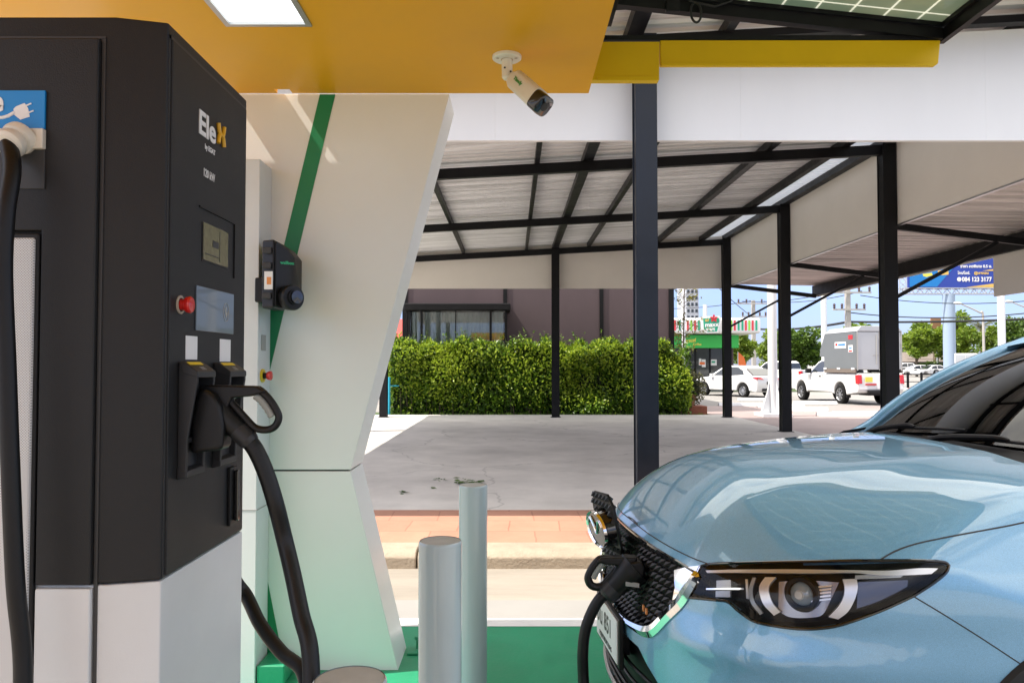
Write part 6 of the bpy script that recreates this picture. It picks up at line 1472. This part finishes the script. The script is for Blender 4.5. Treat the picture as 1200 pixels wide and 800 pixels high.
# cabin
b = cbox(1.50, 1.95, -.68, .68, .72, 1.10); cbox(1.95, 2.02, -.66, .66, .80, 1.06, b); b.build('dashboard', 'interior', car, bevel=.05)
b = cbox(1.66, 3.9, -.70, .70, .60, .66); b.build('cabin_floor', 'interior', car)
for s_ in (-1, 1):
    st = bpy.data.objects.new('seat', None); col.objects.link(st); st.location = c2w(2.6, s_ * .38, .7); setpar(st, car)
    b = cbox(2.35, 2.85, s_ * .38 - .25, s_ * .38 + .25, .62, .86); b.build('cushion', 'seat', st, bevel=.05)
    b = cprism([(2.78, s_ * .38 - .25, .80), (2.95, s_ * .38 - .25, .80), (3.10, s_ * .38 - .25, 1.32), (3.00, s_ * .38 - .25, 1.34)], (0, .5, 0)); b.build('backrest', 'seat', st, bevel=.05)
    b = cbox(3.02, 3.12, s_ * .38 - .13, s_ * .38 + .13, 1.37, 1.53); b.build('headrest', 'seat', st, bevel=.04)
b = MB(); c_ = Vector((2.08, .38, 1.02)); b.tube([c2w(c_.x + .10 * math.sin(t) * .5, c_.y + .18 * math.cos(t), c_.z + .18 * math.sin(t) * .85) for t in np.linspace(0, 2 * math.pi, 30)[:-1]], .014, 8, closed=True); b.build('steering_wheel', 'plastic_black', car)

# ---- grille, chrome frame, lower intake
class G: pass
def surf_strip(name, c, w_, th, off, m, par, tilt=0.0):
    """flat band w_ wide following curve c, standing off the shell"""
    C_ = np.array(c); N_ = normal(C_); b = MB(); vs = []; n_ = len(c)
    for i in range(n_):
        t = C_[min(i + 1, n_ - 1)] - C_[max(i - 1, 0)]; t = t / np.linalg.norm(t); s = np.cross(N_[i], t); ww = w_[i] if hasattr(w_, '__len__') else w_
        a = C_[i] + N_[i] * off; 
        for q in (a - N_[i] * th, a, a + s * ww * .5 + N_[i] * (th * .55 + tilt), a + s * ww, a + s * ww - N_[i] * th): vs.append(c2w(*q))
    fs = [(i * 5 + k, (i + 1) * 5 + k, (i + 1) * 5 + (k + 1) % 5, i * 5 + (k + 1) % 5) for i in range(n_ - 1) for k in range(5)] + [tuple(range(5)), tuple((n_ - 1) * 5 + k for k in range(4, -1, -1))]
    b.add(vs, fs, True); return b.build(name, m, par, ang=28)
def offset_loop(loop, d):
    C_ = np.array(loop); N_ = normal(C_); return [tuple(p - n_ * d) for p, n_ in zip(C_, N_)]
gp = bpy.data.objects.new('radiator_grille', None); col.objects.link(gp); gp.location = c2w(0, 0, .7); setpar(gp, car)
back = panel('grille_back', grille, [], 'interior', gp, off=-.055, lip=0)
b = MB(); ring = np.array(grille); Nr = normal(ring); n_ = len(ring)
vs = [c2w(*p) for p in ring] + [c2w(*(p - nn_ * .055)) for p, nn_ in zip(ring, Nr)]; b.add(vs, [(i, (i + 1) % n_, n_ + (i + 1) % n_, n_ + i) for i in range(n_)], True); b.build('grille_rim', 'gloss_black', gp)
gpoly = np.array([(p[1], p[2]) for p in grille]); b = MB(); b2 = MB()
rows = np.arange(.596, .89, .0265)
for ri, z in enumerate(rows):
    for k in range(-22, 23):
        y = (k + (.5 if ri % 2 else 0)) * .0345
        if not inside(np.array([[y, z]]), gpoly)[0] or not inside(np.array([[y * 1.035, z + .004]]), gpoly)[0]: continue
        p = fr_pt(y, z); x = p[0] + .022; hw, hh = .0158, .0120
        # scoop shaped stud: pointed blade leaning out at the lower edge
        A_ = [(x + .016, y - hw, z + hh), (x + .016, y + hw, z + hh), (x + .014, y + hw * .7, z - hh * .6), (x + .014, y - hw * .7, z - hh * .6), (x - .006, y, z - hh * .2), (x + .004, y, z + hh * .95)]
        b.add([c2w(*q) for q in A_], [(0, 1, 5), (0, 5, 4, 3), (1, 2, 4, 5), (3, 4, 2), (0, 3, 2, 1)])
        b2.add([c2w(*q) for q in ((x - .008, y - .0022, z - hh * .15), (x - .008, y + .0022, z - hh * .15), (x - .002, y + .0026, z - hh * .95), (x - .002, y - .0026, z - hh * .95))], [(0, 1, 2, 3)])
b.build('stud_mesh', 'grille_black', gp); b2.build('stud_tips', 'satin_metal', gp)
iA = 0
# chrome wing: corner to corner round the lower edge, widest at the sides
ci = [i for i, p in enumerate(g2) if p[2] <= .858]; low = g2[ci[0]:]; wing = list(low) + mir(low)[1:]
ww = [.012 + .026 * min(1, abs(p[1]) / .38) ** 2 * (1 if p[2] < .80 else .9) for p in wing]
surf_strip('chrome_frame', wing, [-w_ for w_ in ww], .012, .006, 'chrome', gp)
surf_strip('grille_lip', curve(gR[:5], 3) , -.010, .006, .003, 'gloss_black', gp); surf_strip('grille_lip', mir(curve(gR[:5], 3)), -.010, .006, .003, 'gloss_black', gp)
for s_ in (0, 1):
    tri = [PX(791, 668), PX(806, 664.5), PX(822, 662.5), PX(816, 676), PX(807, 698.5), PX(797, 701), PX(789, 702.5), PX(792, 688)]
    tri = curve(tri + [tri[0]], 3, smooth=False)[:-1]; tri = mir(tri) if s_ else tri
    panel('chrome_wing', tri, [], 'chrome', gp, off=.004, lip=.010, step=.02)
ip = panel('lower_intake', intake, [], 'plastic_black', car, off=-.035, lip=0)
b = MB(); ring = np.array(intake); Nr = normal(ring); n_ = len(ring); b.add([c2w(*p) for p in ring] + [c2w(*(p - q * .035)) for p, q in zip(ring, Nr)], [(i, (i + 1) % n_, n_ + (i + 1) % n_, n_ + i) for i in range(n_)], True)
for z in (.30, .35, .40, .45): pp = [tuple(fr_pt(y, z)) for y in np.linspace(-.40, .40, 17)]; b.tube([c2w(p[0] + .012, p[1], p[2]) for p in pp], .007, 6)
b.build('intake_slats', 'plastic_black', ip)
sk = curve([fr_pt(-.66, .30), fr_pt(-.5, .262), fr_pt(-.25, .245), fr_pt(0, .242)], 5); surf_strip('skid_trim', sk + mir(sk)[1:], -.035, .012, .010, 'satin_metal', car)
# licence plate on its holder
lp = bpy.data.objects.new('licence_plate', None); col.objects.link(lp); lp.location = c2w(-.03, 0, .5); setpar(lp, car)
xp = -.030; b = cbox(xp + .004, xp + .022, -.192, .192, .425, .600); b.build('plate_holder', 'plastic_black', lp, bevel=.004)
b = cbox(xp + .03, .03, -.12, .12, .45, .57); b.build('bracket', 'plastic_black', lp)
b = cbox(xp, xp + .0045, -.172, .172, .437, .590); b.build('plate', 'white_print', lp, bevel=.001)
rt = (c2w(0, -1, 0) - c2w(0, 0, 0)); t_ = c2w(xp - .0004, .160, .497)
text('plate_number', 'ชน 851', .092, t_, rt, (0, 0, 1), 'dark_print', lp, .0005, bold=.0016, sx=.92)
t_ = c2w(xp - .0004, .12, .449); text('plate_province', 'กรุงเทพมหานคร', .032, t_, rt, (0, 0, 1), 'dark_print', lp, .0005, bold=.0004)
# ---- open charging flap carrying the badge
fp = bpy.data.objects.new('charging_flap', None); col.objects.link(fp); fp.location = c2w(-.03, .02, .86); setpar(fp, car)
YFL = 2.90
def FP(px, py, d=0): return onY(px, py, YFL + d)
# flap plane: local axes: U up along the plate, V across the car, Nn outward (towards the badge side)
f_bot = FP(718, 655); f_top = FP(703, 578); Uu = (f_top - f_bot); hgt = Uu.length; Uu.normalize(); Vv = Vector((.30, -.92, .0)).normalized(); Nn = Vv.cross(Uu).normalized()
if Nn.x > 0: Nn = -Nn
def FL(u, v, n_=0): return f_bot + Uu * u + Vv * v + Nn * n_
hw = .095
oc = [(.00, -.05), (.02, -hw), (hgt - .05, -hw * 1.0), (hgt, -.06), (hgt + .006, .06), (hgt - .035, hw), (.06, hw), (.0, .05)]
b = MB(); b.prism([FL(u, v) for u, v in oc], Nn * -.010); b.build('flap_plate', 'plastic_black', fp, bevel=.002)
b = MB(); b3 = MB()
for ri in range(int(hgt / .027)):
    for k in range(-4, 5):
        u = .012 + ri * .027; v = (k + (.5 if ri % 2 else 0)) * .030
        if abs(v) > hw - .012: continue
        for sgn_ in (1, -1):
            q0 = .0 if sgn_ > 0 else -.010; A_ = [FL(u, v - .012, q0), FL(u, v + .012, q0), FL(u + .020, v + .009, q0), FL(u + .020, v - .009, q0), FL(u + .006, v, q0 + sgn_ * .014)]
            b.add(A_, [(0, 1, 4), (1, 2, 4), (2, 3, 4), (3, 0, 4)])
        b3.add([FL(u + .003, v - .002, -.0235), FL(u + .003, v + .002, -.0235), FL(u + .008, v + .002, -.022), FL(u + .008, v - .002, -.022)], [(0, 1, 2, 3)])
b.build('stud_mesh', 'grille_black', fp); b3.build('stud_tips', 'satin_metal', fp)
b = MB(); cb3 = FL(hgt * .50, -.0, .0)
def ell(k, a_, n_): t = 2 * math.pi * k / 40; return cb3 + Vv * (math.cos(t) * .080 * a_) + Uu * (math.sin(t) * .066 * a_) + Nn * n_
vs = []; prof_ = [(1.00, .030), (1.05, .036), (1.0, .046), (.92, .040)]
for a_, n__ in prof_: vs += [ell(k, a_, n__) for k in range(40)]
b.add(vs, [(i * 40 + k, i * 40 + (k + 1) % 40, (i + 1) * 40 + (k + 1) % 40, (i + 1) * 40 + k) for i in range(3) for k in range(40)], True); bd = b.build('badge_ring', 'chrome', fp); b = MB(); b.prism([ell(k * 5, 1.12, -.002) for k in range(8)], Nn * .001); vs = [ell(k, 1.10, 0) for k in range(40)] + [ell(k, 1.0, .034) for k in range(40)]; b.add(vs, [(k, (k + 1) % 40, 40 + (k + 1) % 40, 40 + k) for k in range(40)], True); b.build('badge_housing', 'gloss_black', fp)
b = MB(); b.prism([ell(k, .95, .036) for k in range(40)], Nn * .003); b.build('badge_face', 'gloss_black', bd)
b = MB(); wpts = [(-.88, .28), (-.55, .62), (-.20, .18), (0, -.22), (.20, .18), (.55, .62), (.88, .28)]
b.tube(spline([cb3 + Vv * (.070 * u) + Uu * (.062 * v) + Nn * .042 for u, v in wpts], 5), .0055, 8); b.build('badge_wings', 'chrome', bd)
b = MB(); b.tube(spline([FL(.0, .02, -.012), FL(-.02, .04, -.03), c2w(-.0, -.04, .83), c2w(.03, -.06, .83)], 5), .007, 8); b.build('hinge_arm', 'plastic_black', fp)
sk_ = fr_pt(-.02, .80); b = MB(); b.lathe(c2w(sk_[0] + .03, -.03, .735), c2w(-1, 0, 0) - c2w(0, 0, 0), [(0, .055), (.03, .055), (.032, .048), (.02, .046)], 28); b.build('charge_socket', 'plastic_black', car)
# orange marker on the grille
for y_, z_ in ((-.30, .675), (-.325, .672)):
    p = fr_pt(y_, z_); b = cbox(p[0] + .004, p[0] + .010, y_ - .008, y_ + .004, z_ - .010, z_ + .010); b.build('marker_lamp', 'orange_print', car, bevel=.001)

# ---- connector plugged into the car
YK = 2.70
cc2 = thing('plugged_connector', 'black connector with loop handle plugged into the grille of the blue car', 'connector', onY(712, 690, YK))
def FK(x, y):  # drawing of the parked connector mirrored on to the plane through the socket
    # drawing frame: neck (289,513), loop tip (329,490), face (235,460)
    dx = (x - 289) ; dy = (y - 513)
    return onY(713 - dx * .63, 694 + dy * .70, YK)
KS = 1.9
def shifted(x, y): return FK(x, y)
make_connector(cc2, FK, KS * 1.08, 0, 0, (0, 1, 0))
b = MB(); b.prism([onY(p[0], p[1], YK - .035) for p in ((737, 660), (752, 657), (757, 664), (755, 684), (746, 693), (728, 690), (724, 676))], (0, .08, 0)); b.build('connector_head', 'plastic_black', cc2, bevel=.010, seg=3)
b = MB(); pA = [onY(p[0], p[1], YK - .046) for p in ((733, 680.5), (749, 682.5), (749, 688), (733, 686))]; b.prism(pA, (0, -.004, 0)); b.build('type_plate', 'grey_print', cc2, bevel=.001)
b = MB(); cp = [FK(289, 513), onY(704, 700, YK), onY(694, 716, YK), onY(686, 738, YK), onY(683, 765, YK), onY(684, 800, YK), Vector((.26, 2.66, .22)), Vector((.27, 2.60, .06)), Vector((.22, 2.45, .035)), Vector((.2, 2.2, .03)), Vector((.2, 2.1, .03))]
b.tube(spline(cp, 8), .0195, 18); b.build('cable', 'rubber', cc2)

# ---- headlights
def headlight(mirror):
    mm = (lambda c: mir(c)) if mirror else (lambda c: list(c))
    t = bpy.data.objects.new('headlight', None); col.objects.link(t); ctr = np.mean(np.array(hl_loop), 0); 
    if mirror: ctr = ctr * np.array([1, -1, 1])
    t.location = c2w(*ctr); setpar(t, car)
    panel('lens_cover', mm(hl_loop), [], 'lens_glass', t, off=.001, lip=0, step=.02)
    panel('lamp_housing', mm(hl_loop), [], 'plastic_black', t, off=-.060, lip=0, step=.03)
    ring = np.array(mm(hl_loop)); Nr = normal(ring); n_ = len(ring); b = MB(); b.add([c2w(*p) for p in ring] + [c2w(*(p - q * .06)) for p, q in zip(ring, Nr)], [(i, (i + 1) % n_, n_ + (i + 1) % n_, n_ + i) for i in range(n_)], True); b.build('housing_wall', 'plastic_black', t)
    seam('lamp_bezel', mm(hl_loop), .0045, t, 'gloss_black', closed=True)
    def hp_(px, py, d):
        p = np.array(PX(px, py)); n_ = normal(p[None])[0]; p = p - n_ * d
        if mirror: p[1] = -p[1]
        return c2w(*p)
    def ribbon(name, pairs, d, m, th=.006, n_=6):
        """band given by pairs of photo points (edge a, edge b)"""
        A = spline([Vector((a[0], a[1], 0)) for a, _ in pairs], n_); B = spline([Vector((c[0], c[1], 0)) for _, c in pairs], n_); vs = []
        for a, c in zip(A, B): vs += [hp_(a.x, a.y, d), hp_(c.x, c.y, d), hp_(c.x, c.y, d + th), hp_(a.x, a.y, d + th)]
        k = len(A); fs = [(4 * i + j, 4 * i + 4 + j, 4 * i + 4 + (j + 1) % 4, 4 * i + (j + 1) % 4) for i in range(k - 1) for j in range(4)] + [(0, 1, 2, 3), (4 * k - 1, 4 * k - 2, 4 * k - 3, 4 * k - 4)]
        b = MB(); b.add(vs, fs, True); return b.build(name, m, t, ang=40)
    ribbon('chrome_strip', [((824, 666), (826, 669)), ((870, 664.5), (871, 668.5)), ((940, 664), (940, 669)), ((1000, 665.5), (1000, 669)), ((1040, 667), (1034, 673)), ((1080, 664.5), (1072, 673)), ((1102, 665), (1094, 672))], .012, 'lamp_silver', .004)
    ribbon('daytime_strip', [((1003, 671.5), (1003, 677)), ((1030, 671), (1030, 676.5)), ((1064, 671), (1058, 676))], .018, 'lamp_grey', .004)
    ribbon('left_arc', [((894, 672), (907, 672)), ((887, 684), (899, 684)), ((888.5, 698), (900, 697)), ((894, 711), (905, 709)), ((905, 724), (913, 719))], .022, 'lamp_silver', .010)
    ribbon('left_arc_trim', [((880, 674), (884, 674)), ((875, 690), (880, 690)), ((878, 706), (883, 705)), ((889, 722), (893, 720))], .014, 'lamp_grey', .006)
    ribbon('right_arc', [((988, 676), (1005, 676)), ((991, 688), (1007, 688)), ((990, 700), (1004, 703)), ((984, 712), (996, 718)), ((972, 725), (984, 728))], .020, 'lamp_silver', .012)
    ribbon('led_cell', [((833, 676), (833, 686.5)), ((851, 675), (851, 685.5))], .030, 'lamp_grey', .008); ribbon('led_cell', [((832, 690), (832, 699)), ((850, 689.5), (850, 698.5))], .030, 'lamp_grey', .008)
    ribbon('led_frame', [((822, 686.8), (822, 689)), ((868, 686.2), (868, 688.6))], .022, 'chrome', .003); ribbon('led_frame', [((870, 675), (873, 675)), ((871, 700), (874, 701))], .022, 'satin_metal', .003)
    for k in range(5): ribbon('reflector_fin', [((950, 683.5 + k * 5), (950, 686 + k * 5)), ((975, 682.5 + k * 4.7), (975, 685 + k * 4.7))], .030, 'lamp_silver', .010, 2)
    c = hp_(937, 694, .034); ax_ = c2w(-.74, (.67 if mirror else -.67), .05) - c2w(0, 0, 0)
    b = MB(); b.lathe(c, ax_, [(-.03, .048), (.0, .050), (.004, .046), (.004, .036), (-.01, .034)], 32); b.build('projector_ring', 'plastic_black', t)
    b = MB(); b.lathe(c, ax_, [(-.01, .034), (.004, .031), (.014, .022), (.018, .010), (.019, 0)], 32); b.build('projector_lens', 'window_glass', t)
    b = MB(); b.lathe(c, ax_, [(.016, .0145), (.0215, .011), (.0225, 0)], 20); b.build('bulb_tip', 'lamp_white', t)
    ribbon('bowl', [((908, 673), (908, 722)), ((922, 672), (920, 729)), ((940, 671), (940, 731)), ((960, 671.5), (962, 729)), ((984, 676), (970, 722))], .050, 'bowl_chrome', .004)
    ribbon('side_reflector', [((1008, 680), (1008, 716)), ((1030, 680), (1030, 709)), ((1052, 680), (1052, 699)), ((1070, 680), (1070, 689))], .035, 'bowl_grey', .004)
mat('lamp_grey', (.45, .48, .50), .25, .3); mat('lamp_white', (.75, .75, .70), .1, coat=1); mat('bowl_chrome', (.20, .21, .24), .16, .9); mat('bowl_grey', (.10, .11, .15), .25, .6)
headlight(False); headlight(True)
